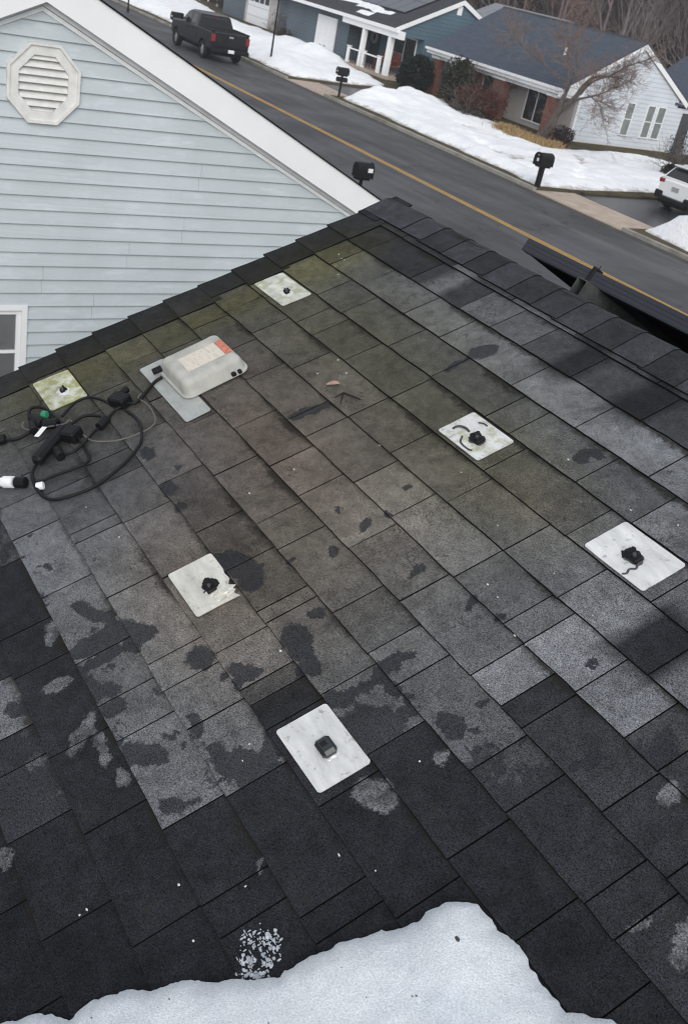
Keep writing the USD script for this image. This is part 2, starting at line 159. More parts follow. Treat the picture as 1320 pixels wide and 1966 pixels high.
# shingles: vertex colour carries the tone of each tab (weathering); granules, wet blots and the dark asphalt edge come from nodes
def shingle_mat(name, blots):
    nodes = {'g': ('geometry', {}), 'a': ('attribute', {'attribute': 'tint'}), 'mp': ('mapping', {'rotation': (-TH, 0, 0)}),
             'g1': ('noise_texture', {'scale': 330, 'detail': 2, 'roughness': 0.75}),
             'g1r': ('map_range', {'from_min': 0.3, 'from_max': 0.72, 'to_min': 0.1, 'to_max': 2.15}),
             'g2': ('noise_texture', {'scale': 26, 'detail': 5, 'roughness': 0.65}),
             'g2r': ('map_range', {'from_min': 0.25, 'from_max': 0.75, 'to_min': 0.62, 'to_max': 1.34}),
             'mm': ('math', {'math_type': 'multiply'}),
             'mul': ('vector_math', {'math_type': 'scale'}),
             'g3': ('noise_texture', {'scale': 7, 'detail': 3}), 'g3r': ('map_range', {'from_min': 0.3, 'from_max': 0.7, 'to_min': 0.84, 'to_max': 1.16}), 'mm0': ('math', {'math_type': 'multiply'}),
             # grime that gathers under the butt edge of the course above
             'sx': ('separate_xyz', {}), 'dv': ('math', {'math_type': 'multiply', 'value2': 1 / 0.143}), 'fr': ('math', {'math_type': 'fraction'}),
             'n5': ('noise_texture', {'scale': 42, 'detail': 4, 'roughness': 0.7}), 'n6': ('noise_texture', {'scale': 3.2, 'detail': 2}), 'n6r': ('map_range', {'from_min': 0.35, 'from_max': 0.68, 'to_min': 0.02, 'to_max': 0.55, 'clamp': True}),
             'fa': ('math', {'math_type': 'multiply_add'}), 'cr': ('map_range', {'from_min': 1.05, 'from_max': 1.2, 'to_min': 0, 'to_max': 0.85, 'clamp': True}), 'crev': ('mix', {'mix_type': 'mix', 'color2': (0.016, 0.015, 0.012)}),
             # thin curling scuffs in patches
             'n7': ('noise_texture', {'scale': 19, 'detail': 3, 'roughness': 0.55, 'distortion': 0.8}), 's1': ('math', {'math_type': 'subtract', 'value2': 0.5}), 's2': ('math', {'math_type': 'absolute'}), 's3': ('map_range', {'from_min': 0.004, 'from_max': 0.014, 'to_min': 0.75, 'to_max': 0, 'clamp': True}),
             'n8': ('noise_texture', {'scale': 6.5, 'detail': 2}), 's4': ('map_range', {'from_min': 0.53, 'from_max': 0.63, 'to_min': 0, 'to_max': 1, 'clamp': True}), 's5': ('math', {'math_type': 'multiply'}), 'scuff': ('mix', {'mix_type': 'mix', 'color2': (0.025, 0.024, 0.022)}),
             # lichen and grime flecks
             'v': ('noise_texture', {'scale': 75, 'detail': 4, 'roughness': 0.7}),
             'vr': ('map_range', {'from_min': 0.6, 'from_max': 0.68, 'to_min': 0, 'to_max': 0.45, 'clamp': True}),
             'dirt': ('mix', {'mix_type': 'mix', 'color2': (0.02, 0.021, 0.018)}),
             'wd': ('mix', {'mix_type': 'mix', 'color2': (0.021, 0.0235, 0.029)}),
             'wl': ('mix', {'mix_type': 'mix'}), 'lt': ('vector_math', {'math_type': 'scale', 'vector1': (0.135, 0.14, 0.15)}),
             'dg': ('vector_math', {'math_type': 'scale', 'vector1': (0.019, 0.021, 0.026)}),
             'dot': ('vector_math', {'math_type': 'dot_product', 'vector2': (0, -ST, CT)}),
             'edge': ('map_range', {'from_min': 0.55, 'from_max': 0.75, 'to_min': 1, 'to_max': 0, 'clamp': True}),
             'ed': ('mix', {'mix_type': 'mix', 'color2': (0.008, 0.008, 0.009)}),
             'bp': ('bump', {'strength': 0.6, 'distance': 0.002}),
             'p': ('principled_bsdf', {'roughness': 0.85, 'specular_ior_level': 0.12})}
    links = [('g.position', 'g1.vector'), ('g1.fac', 'g1r.value'), ('g.position', 'g2.vector'), ('g2.fac', 'g2r.value'),
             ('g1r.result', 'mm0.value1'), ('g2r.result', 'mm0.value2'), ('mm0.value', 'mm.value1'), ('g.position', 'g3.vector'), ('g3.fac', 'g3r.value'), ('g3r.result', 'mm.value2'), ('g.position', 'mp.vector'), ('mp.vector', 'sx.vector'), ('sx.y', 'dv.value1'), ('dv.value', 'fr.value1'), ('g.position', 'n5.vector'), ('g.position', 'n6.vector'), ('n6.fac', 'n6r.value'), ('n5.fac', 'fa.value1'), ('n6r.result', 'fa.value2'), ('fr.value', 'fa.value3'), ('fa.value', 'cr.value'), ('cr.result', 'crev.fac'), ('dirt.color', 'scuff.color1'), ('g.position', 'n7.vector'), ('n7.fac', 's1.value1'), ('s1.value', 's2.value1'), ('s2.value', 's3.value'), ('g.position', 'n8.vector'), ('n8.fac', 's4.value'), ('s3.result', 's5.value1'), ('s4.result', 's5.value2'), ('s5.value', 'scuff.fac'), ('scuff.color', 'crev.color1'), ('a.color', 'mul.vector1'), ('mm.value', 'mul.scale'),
             ('g.position', 'v.vector'), ('v.fac', 'vr.value'), ('vr.result', 'dirt.fac'), ('mul.vector', 'dirt.color1'),
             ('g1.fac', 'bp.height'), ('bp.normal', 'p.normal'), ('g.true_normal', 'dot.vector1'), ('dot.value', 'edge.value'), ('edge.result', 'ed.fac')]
    last = 'crev.color'
    if blots:
        nodes |= {'w1': ('noise_texture', {'scale': 28, 'detail': 4, 'roughness': 0.65}), 'w1s': ('vector_math', {'math_type': 'multiply_add', 'vector2': (0.05, 0.05, 0.0), 'vector3': (-0.025, -0.025, 0)}),
                  'w2': ('noise_texture', {'scale': 130, 'detail': 3, 'roughness': 0.7}), 'w2s': ('vector_math', {'math_type': 'multiply_add', 'vector2': (0.022, 0.022, 0.0), 'vector3': (-0.011, -0.011, 0)}), 'wb': ('vector_math', {'math_type': 'add'}),
                  'wa': ('vector_math', {'math_type': 'add'})}
        links += [('g.position', 'w1.vector'), ('w1.color', 'w1s.vector1'), ('g.position', 'w2.vector'), ('w2.color', 'w2s.vector1'), ('w1s.vector', 'wb.vector1'), ('w2s.vector', 'wb.vector2'), ('mp.vector', 'wa.vector1'), ('wb.vector', 'wa.vector2')]
        for tag_, lst in (('d', DARK), ('l', LIGHT)):
            prev = None
            for i, (u, v, ru, rv, a) in enumerate(lst):
                k = f'{tag_}{i}'
                nodes[k + 'm'] = ('mapping', {'mapping_type': 'texture', 'location': (u, v, 0), 'rotation': (0, 0, a), 'scale': (ru * 1.6, rv * 1.6, 1.0)})
                nodes[k + 'g'] = ('gradient_texture', {'gradient_type': 'spherical'})
                links += [('wa.vector', k + 'm.vector'), (k + 'm.vector', k + 'g.vector')]
                if prev is None: prev = k + 'g.fac'
                else:
                    nodes[k + 's'] = ('math', {'math_type': 'add'}); links += [(prev, k + 's.value1'), (k + 'g.fac', k + 's.value2')]; prev = k + 's.value'
            nodes[tag_ + 'r'] = ('map_range', {'range_type': 'smoothstep', 'from_min': 0.31 if tag_ == 'd' else 0.27, 'from_max': 0.44 if tag_ == 'd' else 0.47, 'to_min': 0, 'to_max': 0.93 if tag_ == 'd' else 0.8, 'clamp': True})
            links.append((prev, tag_ + 'r.value'))
        links += [('mm.value', 'lt.scale'), ('mm.value', 'dg.scale'), (last, 'wl.color1'), ('lt.vector', 'wl.color2'), ('lr.result', 'wl.fac'),
                  ('wl.color', 'wd.color1'), ('dg.vector', 'wd.color2'), ('dr.result', 'wd.fac')]
        nodes |= {'da': ('attribute', {'attribute': 'damp'}), 'dn': ('noise_texture', {'scale': 13, 'detail': 9, 'roughness': 0.62}), 'ds': ('math', {'math_type': 'multiply_add', 'value2': 1.3}),
                  'dm': ('map_range', {'range_type': 'smoothstep', 'from_min': 1.12, 'from_max': 1.19, 'to_min': 0, 'to_max': 0.92, 'clamp': True}), 'dx': ('math', {'math_type': 'maximum'}),
                  'lm': ('map_range', {'from_min': 0.35, 'from_max': 0.55, 'to_min': 0.45, 'to_max': 1.0, 'clamp': True}), 'lx': ('math', {'math_type': 'multiply'}), 'wv1': ('map_range', {'from_min': 0.3, 'from_max': 0.7, 'to_min': 0.72, 'to_max': 1.05}), 'wv2': ('math', {'math_type': 'multiply', 'use_clamp': True})}
        links = [l for l in links if l[1] not in ('wd.fac', 'wl.fac')]
        links += [('g.position', 'dn.vector'), ('dn.fac', 'ds.value1'), ('da.fac', 'ds.value3'), ('ds.value', 'dm.value'), ('dm.result', 'dx.value1'), ('dr.result', 'dx.value2'), ('dx.value', 'wv2.value1'), ('g2.fac', 'wv1.value'), ('wv1.result', 'wv2.value2'), ('wv2.value', 'wd.fac'),
                  ('g2.fac', 'lm.value'), ('lm.result', 'lx.value1'), ('lr.result', 'lx.value2'), ('lx.value', 'wl.fac')]
        last = 'wd.color'
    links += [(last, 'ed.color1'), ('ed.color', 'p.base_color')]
    if not blots:
        for k in ('wd', 'wl', 'lt', 'dg'): nodes.pop(k)
    return mat(name, nodes, links)
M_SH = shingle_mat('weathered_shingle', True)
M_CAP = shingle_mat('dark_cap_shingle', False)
M_DECK = rough_mat('roof_underlay', (0.012, 0.012, 0.013), rough=0.95, spec=0.05)
M_GRANULE = rough_mat('far_side_shingles', (0.05, 0.052, 0.06), scale=30, rough=0.95, spec=0.1)

def siding_mat(name, col, streak=0.05):
    c = np.array(col)
    return mat(name, {'g': ('geometry', {}), 'n': ('noise_texture', {'scale': 1.6, 'detail': 5, 'roughness': 0.6}),
        'r': ('rgb_ramp', {'ramp': [(0.3, tuple(c * (1 - streak))), (0.7, tuple(c * (1 + streak)))]}),
        'm2': ('mapping', {'scale': (1, 3, 60)}), 'n2': ('noise_texture', {'scale': 3, 'detail': 3}), 'bp': ('bump', {'strength': 0.12, 'distance': 0.004}),
        'st': ('mapping', {'scale': (1, 2.2, 9)}), 'sn': ('noise_texture', {'scale': 1.0, 'detail': 5, 'roughness': 0.7}),
        'sr': ('map_range', {'from_min': 0.55, 'from_max': 0.72, 'to_min': 0, 'to_max': 0.45, 'clamp': True}),
        'mx': ('mix', {'mix_type': 'mix', 'color2': tuple(np.minimum(c * 1.35, 0.8))}),
        'p': ('principled_bsdf', {'roughness': 0.5, 'specular_ior_level': 0.3})},
        [('g.position', 'n.vector'), ('n.fac', 'r.fac'), ('g.position', 'm2.vector'), ('m2.vector', 'n2.vector'), ('n2.fac', 'bp.height'), ('bp.normal', 'p.normal'),
         ('g.position', 'st.vector'), ('st.vector', 'sn.vector'), ('sn.fac', 'sr.value'), ('sr.result', 'mx.fac'), ('r.color', 'mx.color1'), ('mx.color', 'p.base_color')])
M_SIDING = siding_mat('pale_blue_vinyl', (0.465, 0.515, 0.54), 0.07)
M_TRIM = rough_mat('white_trim', (0.78, 0.79, 0.8), var=0.03, scale=3, rough=0.45)
M_TRIM2 = rough_mat('dirty_white_vinyl', (0.76, 0.78, 0.79), var=0.08, scale=9, rough=0.5)
M_VENT = rough_mat('vent_plastic', (0.66, 0.66, 0.64), var=0.1, scale=14, rough=0.5)
M_DARK = rough_mat('dark_void', (0.02, 0.02, 0.022), rough=0.9, spec=0.05)
M_BLACKP = rough_mat('black_plastic', (0.008, 0.0085, 0.010), var=0.25, scale=20, rough=0.55, spec=0.2)
M_RUBBER = rough_mat('black_rubber', (0.008, 0.008, 0.009), var=0.2, scale=60, rough=0.6, spec=0.25)
M_WHITEP = rough_mat('white_plastic', (0.75, 0.76, 0.78), var=0.05, scale=20, rough=0.4)
M_GREEN = rough_mat('green_plastic', (0.03, 0.22, 0.12), var=0.1, rough=0.4)
M_GREYW = rough_mat('grey_brown_wire', (0.12, 0.11, 0.1), var=0.2, scale=40, rough=0.55)
def pane_mat(name, tint, refl=1.45):
    return mat(name, {'f': ('fresnel', {'IOR': refl}), 't': ('transparent_bsdf', {'color': tint}), 'gl': ('glossy_bsdf', {'roughness': 0.03, 'color': (0.9, 0.9, 0.9)}), 'm': ('mix_closure', {})},
               [('f.fac', 'm.fac'), ('t.BSDF', 'm.closure1'), ('gl.BSDF', 'm.closure2')], surface='m.closure')
M_PANE = pane_mat('window_glass', (0.95, 0.96, 0.97))
M_BLIND = rough_mat('grey_blind', (0.30, 0.30, 0.30), var=0.08, scale=5, rough=0.8)
M_ROOM = rough_mat('dim_interior', (0.06, 0.062, 0.07), var=0.2, scale=2, rough=0.9)
M_ALU = rough_mat('mill_aluminium', (0.55, 0.57, 0.56), var=0.08, scale=25, rough=0.45, metallic=0.6)
M_SEAL = rough_mat('grey_sealant', (0.06, 0.06, 0.065), var=0.4, scale=60, rough=0.6)
M_SNOW = mat('snow', {'g': ('geometry', {}), 'n': ('noise_texture', {'scale': 1.3, 'detail': 7, 'roughness': 0.68}), 'r': ('rgb_ramp', {'ramp': [(0.25, (0.72, 0.76, 0.81)), (0.6, (0.86, 0.87, 0.89))]}),
    'sx': ('separate_xyz', {}), 'dn': ('noise_texture', {'scale': 2.4, 'detail': 6, 'roughness': 0.7}), 'dh': ('math', {'math_type': 'multiply_add', 'value2': -0.32}), 'dr': ('map_range', {'from_min': -5.055, 'from_max': -4.985, 'to_min': 0.75, 'to_max': 0, 'clamp': True}), 'd': ('mix', {'mix_type': 'mix', 'color2': (0.30, 0.27, 0.235)}),
    'bn': ('noise_texture', {'scale': 6, 'detail': 8, 'roughness': 0.7}), 'b': ('bump', {'strength': 0.6, 'distance': 0.12}), 'p': ('principled_bsdf', {'roughness': 0.8, 'specular_ior_level': 0.2})},
    [('g.position', 'n.vector'), ('n.fac', 'r.fac'), ('r.color', 'd.color1'), ('g.position', 'sx.vector'), ('g.position', 'dn.vector'), ('dn.fac', 'dh.value1'), ('sx.z', 'dh.value3'), ('dh.value', 'dr.value'), ('dr.result', 'd.fac'), ('d.color', 'p.base_color'), ('g.position', 'bn.vector'), ('bn.fac', 'b.height'), ('b.normal', 'p.normal')])
M_RSNOW = mat('granular_snow', {'g': ('geometry', {}), 'n': ('noise_texture', {'scale': 7, 'detail': 5, 'roughness': 0.6}), 'r': ('rgb_ramp', {'ramp': [(0.3, (0.70, 0.76, 0.83)), (0.7, (0.82, 0.86, 0.90))]}),
    'bn': ('noise_texture', {'scale': 320, 'detail': 3, 'roughness': 0.7}), 'b': ('bump', {'strength': 0.8, 'distance': 0.006}),
    'sp': ('map_range', {'from_min': 0.3, 'from_max': 0.7, 'to_min': 0.72, 'to_max': 1.18}), 'mu': ('vector_math', {'math_type': 'scale'}),
    'p': ('principled_bsdf', {'roughness': 0.7, 'specular_ior_level': 0.25})},
    [('g.position', 'n.vector'), ('n.fac', 'r.fac'), ('g.position', 'bn.vector'), ('bn.fac', 'b.height'), ('bn.fac', 'sp.value'), ('sp.result', 'mu.scale'), ('r.color', 'mu.vector1'), ('mu.vector', 'p.base_color'), ('b.normal', 'p.normal')])
def plate_mat(name, moss, base=(0.72, 0.73, 0.72)):
    return mat(name, {'g': ('geometry', {}), 'n': ('noise_texture', {'scale': 22, 'detail': 5, 'roughness': 0.65}),
        'r': ('map_range', {'from_min': 0.62 - 0.25 * moss, 'from_max': 0.74 - 0.2 * moss, 'to_min': 0, 'to_max': 0.25 + 0.65 * moss, 'clamp': True}),
        'm': ('mix', {'mix_type': 'mix', 'color1': base, 'color2': (0.31, 0.32, 0.07)}),
        'n2': ('noise_texture', {'scale': 45, 'detail': 5, 'roughness': 0.75}), 'r2': ('map_range', {'from_min': 0.58, 'from_max': 0.70, 'to_min': 0, 'to_max': 0.6, 'clamp': True}),
        'm2': ('mix', {'mix_type': 'mix', 'color2': (0.16, 0.15, 0.12)}), 'n3m': ('mapping', {'rotation': (-TH, 0, 0.5), 'scale': (9, 30, 9)}), 'n3': ('noise_texture', {'scale': 1.0, 'detail': 6, 'roughness': 0.65, 'distortion': 0.3}), 'r3': ('map_range', {'from_min': 0.3, 'from_max': 0.7, 'to_min': 0.70, 'to_max': 1.06}), 'gs': ('vector_math', {'math_type': 'scale'}),
        'wv': ('noise_texture', {'scale': 9, 'detail': 3}), 'b': ('bump', {'strength': 0.4, 'distance': 0.006}),
        'p': ('principled_bsdf', {'roughness': 0.42, 'metallic': 0.3, 'specular_ior_level': 0.4})},
        [('g.position', 'n.vector'), ('n.fac', 'r.value'), ('r.result', 'm.fac'), ('g.position', 'n2.vector'), ('n2.fac', 'r2.value'), ('r2.result', 'm2.fac'), ('m.color', 'm2.color1'), ('m2.color', 'gs.vector1'), ('g.position', 'n3m.vector'), ('n3m.vector', 'n3.vector'), ('n3.fac', 'r3.value'), ('r3.result', 'gs.scale'), ('gs.vector', 'p.base_color'),
         ('g.position', 'wv.vector'), ('wv.fac', 'b.height'), ('b.normal', 'p.normal')])

# ------------------------------------------------------------------ the roof we stand on
EXPO = 0.143
house = thing('own_house', 'house under the dark weathered asphalt shingle roof in the foreground', 'house')
VA = 0.145                                              # slope distance from the lowest cap edge to the ridge
AY, AZ = VA * CT, VA * ST
def slab_roof(y0, z0, y1, z1, x0, x1, t):
    return prism_x([(y0, z0), (y1, z1), (y1, z1 - t), (y0, z0 - t)], x0, x1)
UMAX, VMIN = 7.5, -3.6
eb = RF(0, VMIN, -0.004)
deck = part('roof_slope', cat_([slab_roof(eb[1], eb[2], AY, AZ - 0.006, 0.004, UMAX, 0.05)]), M_DECK, house)
part('front_roof_slope', slab_roof(AY + 0.0005, AZ - 0.006, AY + 3.4, AZ - 0.006 - 3.4 * ST / CT, 0.004, UMAX, 0.05), M_GRANULE, house)
zc = AZ - 0.12
wy0, wy1 = eb[1] + 0.35, AY + 3.05
part('wall', prism_x([(wy0, -4.95), (wy1, -4.95), (wy1, zc - (wy1 - AY) * ST / CT), (AY, zc), (wy0, zc - (AY - wy0) * ST / CT)], 0.3, UMAX - 0.3), M_SIDING, house)
part('rake_board', prism_x([(AY, AZ - 0.06), (AY, AZ - 0.24), (eb[1], eb[2] - 0.24), (eb[1], eb[2] - 0.06)], 0.006, 0.028), M_TRIM, house)

tone_uv = np.array([t[:2] for t in TONE]); tone_g = np.array([t[2] for t in TONE])
def srgb(g): g = np.asarray(g, float) / 255; return np.where(g <= 0.04045, g / 12.92, ((g + 0.055) / 1.055) ** 2.4)
def gauss(u, v, cu, cv, ru, rv, a=0.0):
    du, dv = u - cu, v - cv; c, s = math.cos(a), math.sin(a)
    return np.exp(-(((c * du + s * dv) / ru) ** 2 + ((-s * du + c * dv) / rv) ** 2))
def tab_tone(u0, u1, v0, v1, d=1.0):
    ins = (tone_uv[:, 0] > u0) & (tone_uv[:, 0] < u1) & (tone_uv[:, 1] > v0) & (tone_uv[:, 1] < v1)
    if ins.any(): return float(tone_g[ins].mean())
    dd = np.hypot(tone_uv[:, 0] - (u0 + u1) / 2, (tone_uv[:, 1] - (v0 + v1) / 2) * 1.6)
    k = np.argsort(dd)[:3]; w = 1 / (dd[k] + 0.05) ** 2
    return float((tone_g[k] * w).sum() / w.sum())
def tint_of(u, v, g, jit):
    """albedo of the weathered granules at roof point (u, v): grey tone g, with algae and rust-brown fields"""
    g = np.broadcast_to(np.asarray(g, float), u.shape)[:, None]
    a = srgb(g) * TONE_GAIN * np.interp(g, [45, 92], [0.68, 1.0])
    ol = np.clip(gauss(u, v, 0.75, -0.5, 0.65, 0.3) + gauss(u, v, 1.55, -0.55, 0.35, 0.17) + 0.7 * gauss(u, v, 0.3, -1.2, 0.35, 0.5) + 0.6 * gauss(u, v, 1.5, -1.1, 0.35, 0.4), 0, 1)
    br = np.clip(gauss(u, v, 1.05, -0.93, 0.6, 0.26) + 0.7 * gauss(u, v, 1.45, -1.35, 0.4, 0.2) + 0.5 * gauss(u, v, 1.75, -0.55, 0.12, 0.06), 0, 1) * 0.9
    mo = np.clip(gauss(u, v, 0.2, -0.25, 0.16, 0.25) + 0.9 * gauss(u, v, 0.22, -0.75, 0.1, 0.3) + 0.9 * gauss(u, v, 0.2, -1.3, 0.12, 0.25), 0, 1)
    wet = np.clip((70 - g) / 30, 0, 1)
    base = np.array([0.95, 1.0, 1.09]) * (1 - wet) + np.array([0.92, 1.02, 1.29]) * wet
    c = base * (1 - ol[:, None]) + np.array([1.06, 1.05, 0.80]) * ol[:, None]
    c = c * (1 - br[:, None]) + np.array([1.27, 1.03, 0.84]) * br[:, None]
    c = c * (1 - 0.75 * mo[:, None]) + np.array([1.22, 1.18, 0.5]) * 0.75 * mo[:, None]
    return a * c * jit
def strip_mesh(us, rows, thick, rseed):
    """a bent plate: us = positions along it, rows = [(v, n)] from its exposed edge upwards; returns (vertices uvn, faces)"""
    nu, nr = len(us), len(rows); V = []
    for v, n in rows:
        for u in us: V.append((u, v, n))
    top = np.array(V); F = []
    for r_ in range(nr - 1):
        for c in range(nu - 1):
            a, b, c_, d = r_ * nu + c, r_ * nu + c + 1, (r_ + 1) * nu + c + 1, (r_ + 1) * nu + c
            F += [(a, b, c_), (a, c_, d)]
    loop = list(range(nu)) + [r_ * nu + nu - 1 for r_ in range(1, nr)] + list(range((nr - 1) * nu + nu - 2, (nr - 1) * nu - 1, -1)) + [r_ * nu for r_ in range(nr - 2, 0, -1)]
    low = top[loop].copy(); low[:, 2] -= thick; nb = len(top)
    V = np.vstack([top, top[loop], low]); L = len(loop)
    for i in range(L):
        j = (i + 1) % L
        F += [(nb + i, nb + L + i, nb + L + j), (nb + i, nb + L + j, nb + j)]
    return V, np.array(F)
def shingle(name, parent, V, F, g, mat_=M_SH, jit=1.0):
    W = RF(V[:, 0], V[:, 1], V[:, 2])
    m = part(name, trimesh.Trimesh(W, F, process=False), mat_, parent)
    n = meshkit.noise(np.c_[V[:, 0] * 9, V[:, 1] * 9, np.full(len(V), 3.0)], 5) if len(V) else 0
    if mat_ is M_SH:
        g = np.full(len(V), float(g))
        for (ua, ub, va, vb_, gn) in HALF: g[(V[:, 0] > ua) & (V[:, 0] < ub) & (V[:, 1] > va) & (V[:, 1] < vb_)] = gn
    g0 = float(np.mean(g))
    col = tint_of(V[:, 0], V[:, 1], g, jit) * (0.86 + 0.28 * n)[:, None]
    UsdGeom.PrimvarsAPI(m).CreatePrimvar('tint', Sdf.ValueTypeNames.Color3fArray, 'vertex').Set(Vt.Vec3fArray.FromNumpy(col.astype(np.float32)))
    if mat_ is M_SH:
        dmp = np.clip(0.5 - 1.7 * (V[:, 1] - np.interp(V[:, 0], WET_U, WET_V)) + (damp_rng.random() - 0.5) * 0.16, 0, 0.40 if g0 > 92 else 0.62)
        if g0 < 66: dmp = dmp * 0
        UsdGeom.PrimvarsAPI(m).CreatePrimvar('damp', Sdf.ValueTypeNames.FloatArray, 'vertex').Set(Vt.FloatArray.FromNumpy(dmp.astype(np.float32)))
    return m
HALF = [(1.30, 1.41, -0.2, 0.1, 48), (1.585, 1.695, -0.2, 0.1, 45), (2.19, 2.34, -0.72, -0.5, 48), (0.62, 0.76, -0.2, 0.1, 98)]   # halves of single tabs that stayed wet or dried first
damp_rng = np.random.default_rng(17)
WET_U, WET_V = [0.0, 0.5, 1.2, 1.7, 1.9, 1.97, 2.0, 2.15, 2.36, 2.46, 2.8, 3.6], [-1.85, -1.8, -1.74, -1.68, -1.58, -1.42, -1.27, -1.12, -1.0, -0.85, -0.6, -0.4]   # upslope edge of the meltwater
TH_S = 0.0085
def course_joints(k):
    js = sorted(JOINTS.get(k, []) if k > 0 else [0.3, 0.62, 0.95, 1.25, 1.6])
    out = [0.0]
    off = {0: 0.0}.get(k, (k * 0.137) % 0.28)
    if not js or js[0] > 0.42:
        first = js[0] if js else 3.6
        n = max(1, round(first / 0.28))
        js = [first * i / n + (0.02 if i % 2 else -0.02) for i in range(1, n)] + js
    full = []
    for j in js:
        while full and j - full[-1] > 0.47: full.append(full[-1] + 0.28 + 0.02 * math.sin(k * 3 + len(full)))
        if full and j - full[-1] < 0.045: continue
        full.append(j)
    while full[-1] < 3.5: full.append(full[-1] + (0.285 if (len(full) + k) % 4 else 0.18))
    return [0.0] + [j for j in full if j > 0.05]
nr = np.random.default_rng(11)
for k in range(0, 19):
    js = course_joints(k)
    vb, vt = -k * EXPO, -(k - 1) * EXPO + 0.022
    if k == 0: vt = 0.12
    for u0, u1 in zip(js[:-1], js[1:]):
        if u1 - u0 < 0.03: continue
        us = np.linspace(u0 + 0.0017, u1 - 0.0017, 7)
        lift = nr.normal(0, 0.0006); skew = nr.normal(0, 0.0011)
        rows = []
        V, F = strip_mesh(us, [(vb, TH_S), (vb + (vt - vb) * 0.45, TH_S * 0.55), (vt, 0.0008)], 0.0075, 0)
        e = np.where(np.isclose(V[:, 1], vb))[0]
        V[e, 1] += 0.0016 * (meshkit.noise(np.c_[V[e, 0] * 22, np.full(len(e), k), np.zeros(len(e))], 3) - 0.5) * 2 + skew * (V[e, 0] - u0) / (u1 - u0)
        V[:, 2] += lift * (1 - (V[:, 1] - vb) / (vt - vb))
        V[:, 2] = np.maximum(V[:, 2], 0.0002)
        g = tab_tone(u0, u1, vb, -(k - 1) * EXPO) * (1 + nr.normal(0, 0.03))
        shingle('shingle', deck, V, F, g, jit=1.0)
# everything of the slope beyond the hand-laid courses: plain sheet
part('outer_shingles', cat_([rmesh(bx(3.95, UMAX, -18 * EXPO, 0.12, 0.0012, 0.006)), rmesh(bx(0.004, UMAX, VMIN, -18 * EXPO - 0.003, 0.0012, 0.007))]), M_GRANULE, deck).SetCustomDataByKey('kind', 'stuff')
# rake: dark overlapping pieces down the left edge, one per course
for k in range(0, 19):
    vb, vt = -k * EXPO + 0.002, -(k - 1) * EXPO + 0.03
    wi = 0.112 + 0.05 * abs(math.sin(k * 1.9)) * (0.8 if k < 9 else 0.4)
    n = 0.0125 + 0.001 * math.sin(k * 2.3)
    V, F = strip_mesh(np.linspace(-0.016 - 0.004 * math.sin(k), wi, 5), [(vb, n), (vb + 0.07, n * 0.8), (vt, 0.009)], 0.006, 0)
    e = V[:, 0] < -0.005; V[e, 0] += (V[e, 1] - vb) / (vt - vb) * 0.013
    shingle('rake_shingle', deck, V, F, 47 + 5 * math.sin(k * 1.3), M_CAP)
# ridge caps bent over the ridge
cj = [-0.014, 0.257, 0.385, 0.522, 0.65, 0.764, 0.897, 1.025, 1.15, 1.274, 1.398, 1.526, 1.652]
while cj[-1] < 3.6: cj.append(cj[-1] + 0.127)
for i, (a, b) in enumerate(zip(cj[:-1], cj[1:])):
    prof = []                                           # (y, z) across the ridge, camera side first
    v0 = 0.026 - 0.010 * min(1, max(0, (a - 0.2) / 0.9)) + 0.002 * math.sin(i * 2.1)
    for v, n in ((v0, 0.0), (0.08, 0.001), (VA - 0.03, 0.001), (VA - 0.006, 0.0005)):
        p = RF(0, v, n); prof.append((p[1], p[2]))
    prof += [(2 * AY - y, z) for y, z in prof[::-1]]
    prof = np.array(prof); nn = np.array([-ST, CT])
    us = [a - (0.02 if i else 0.0), (a + b) / 2, b - 0.0012]; hs = [0.0125, 0.0142, 0.0160]
    V, F = [], []
    for u, h in zip(us, hs):
        for j, (y, z) in enumerate(prof):
            s_ = -1 if j < 4 else 1
            V.append((u, y + s_ * ST * h, z + CT * h))
    for h_, (u, h) in enumerate(zip(us, hs)):
        for j, (y, z) in enumerate(prof):
            s_ = -1 if j < 4 else 1
            V.append((u, y + s_ * ST * (h - 0.0048), z + CT * (h - 0.0048)))
    N_ = len(prof); off = 3 * N_
    for r_ in range(2):
        for j in range(N_ - 1):
            q = (r_ * N_ + j, (r_ + 1) * N_ + j, (r_ + 1) * N_ + j + 1, r_ * N_ + j + 1)
            F += [(q[0], q[2], q[1]), (q[0], q[3], q[2])]
        for j in (0, N_ - 1):
            q = (r_ * N_ + j, (r_ + 1) * N_ + j, off + (r_ + 1) * N_ + j, off + r_ * N_ + j)
            F += [(q[0], q[1], q[2]), (q[0], q[2], q[3])]
    for j in range(N_ - 1):
        F += [(2 * N_ + j, off + 2 * N_ + j + 1, off + 2 * N_ + j), (2 * N_ + j, 2 * N_ + j + 1, off + 2 * N_ + j + 1)]
    V = np.array(V, float)
    m = part('ridge_cap', trimesh.Trimesh(V, np.array(F), process=False), M_CAP, house)
    g = 55 + 8 * math.sin(i * 2.7) + (6 if i < 2 else 0)
    col = np.tile(srgb(g) * TONE_GAIN * np.array([0.93, 1.0, 1.16]), (len(V), 1)) * (0.92 + 0.16 * meshkit.noise(V * 9, 2))[:, None]
    UsdGeom.PrimvarsAPI(m).CreatePrimvar('tint', Sdf.ValueTypeNames.Color3fArray, 'vertex').Set(Vt.Vec3fArray.FromNumpy(col.astype(np.float32)))

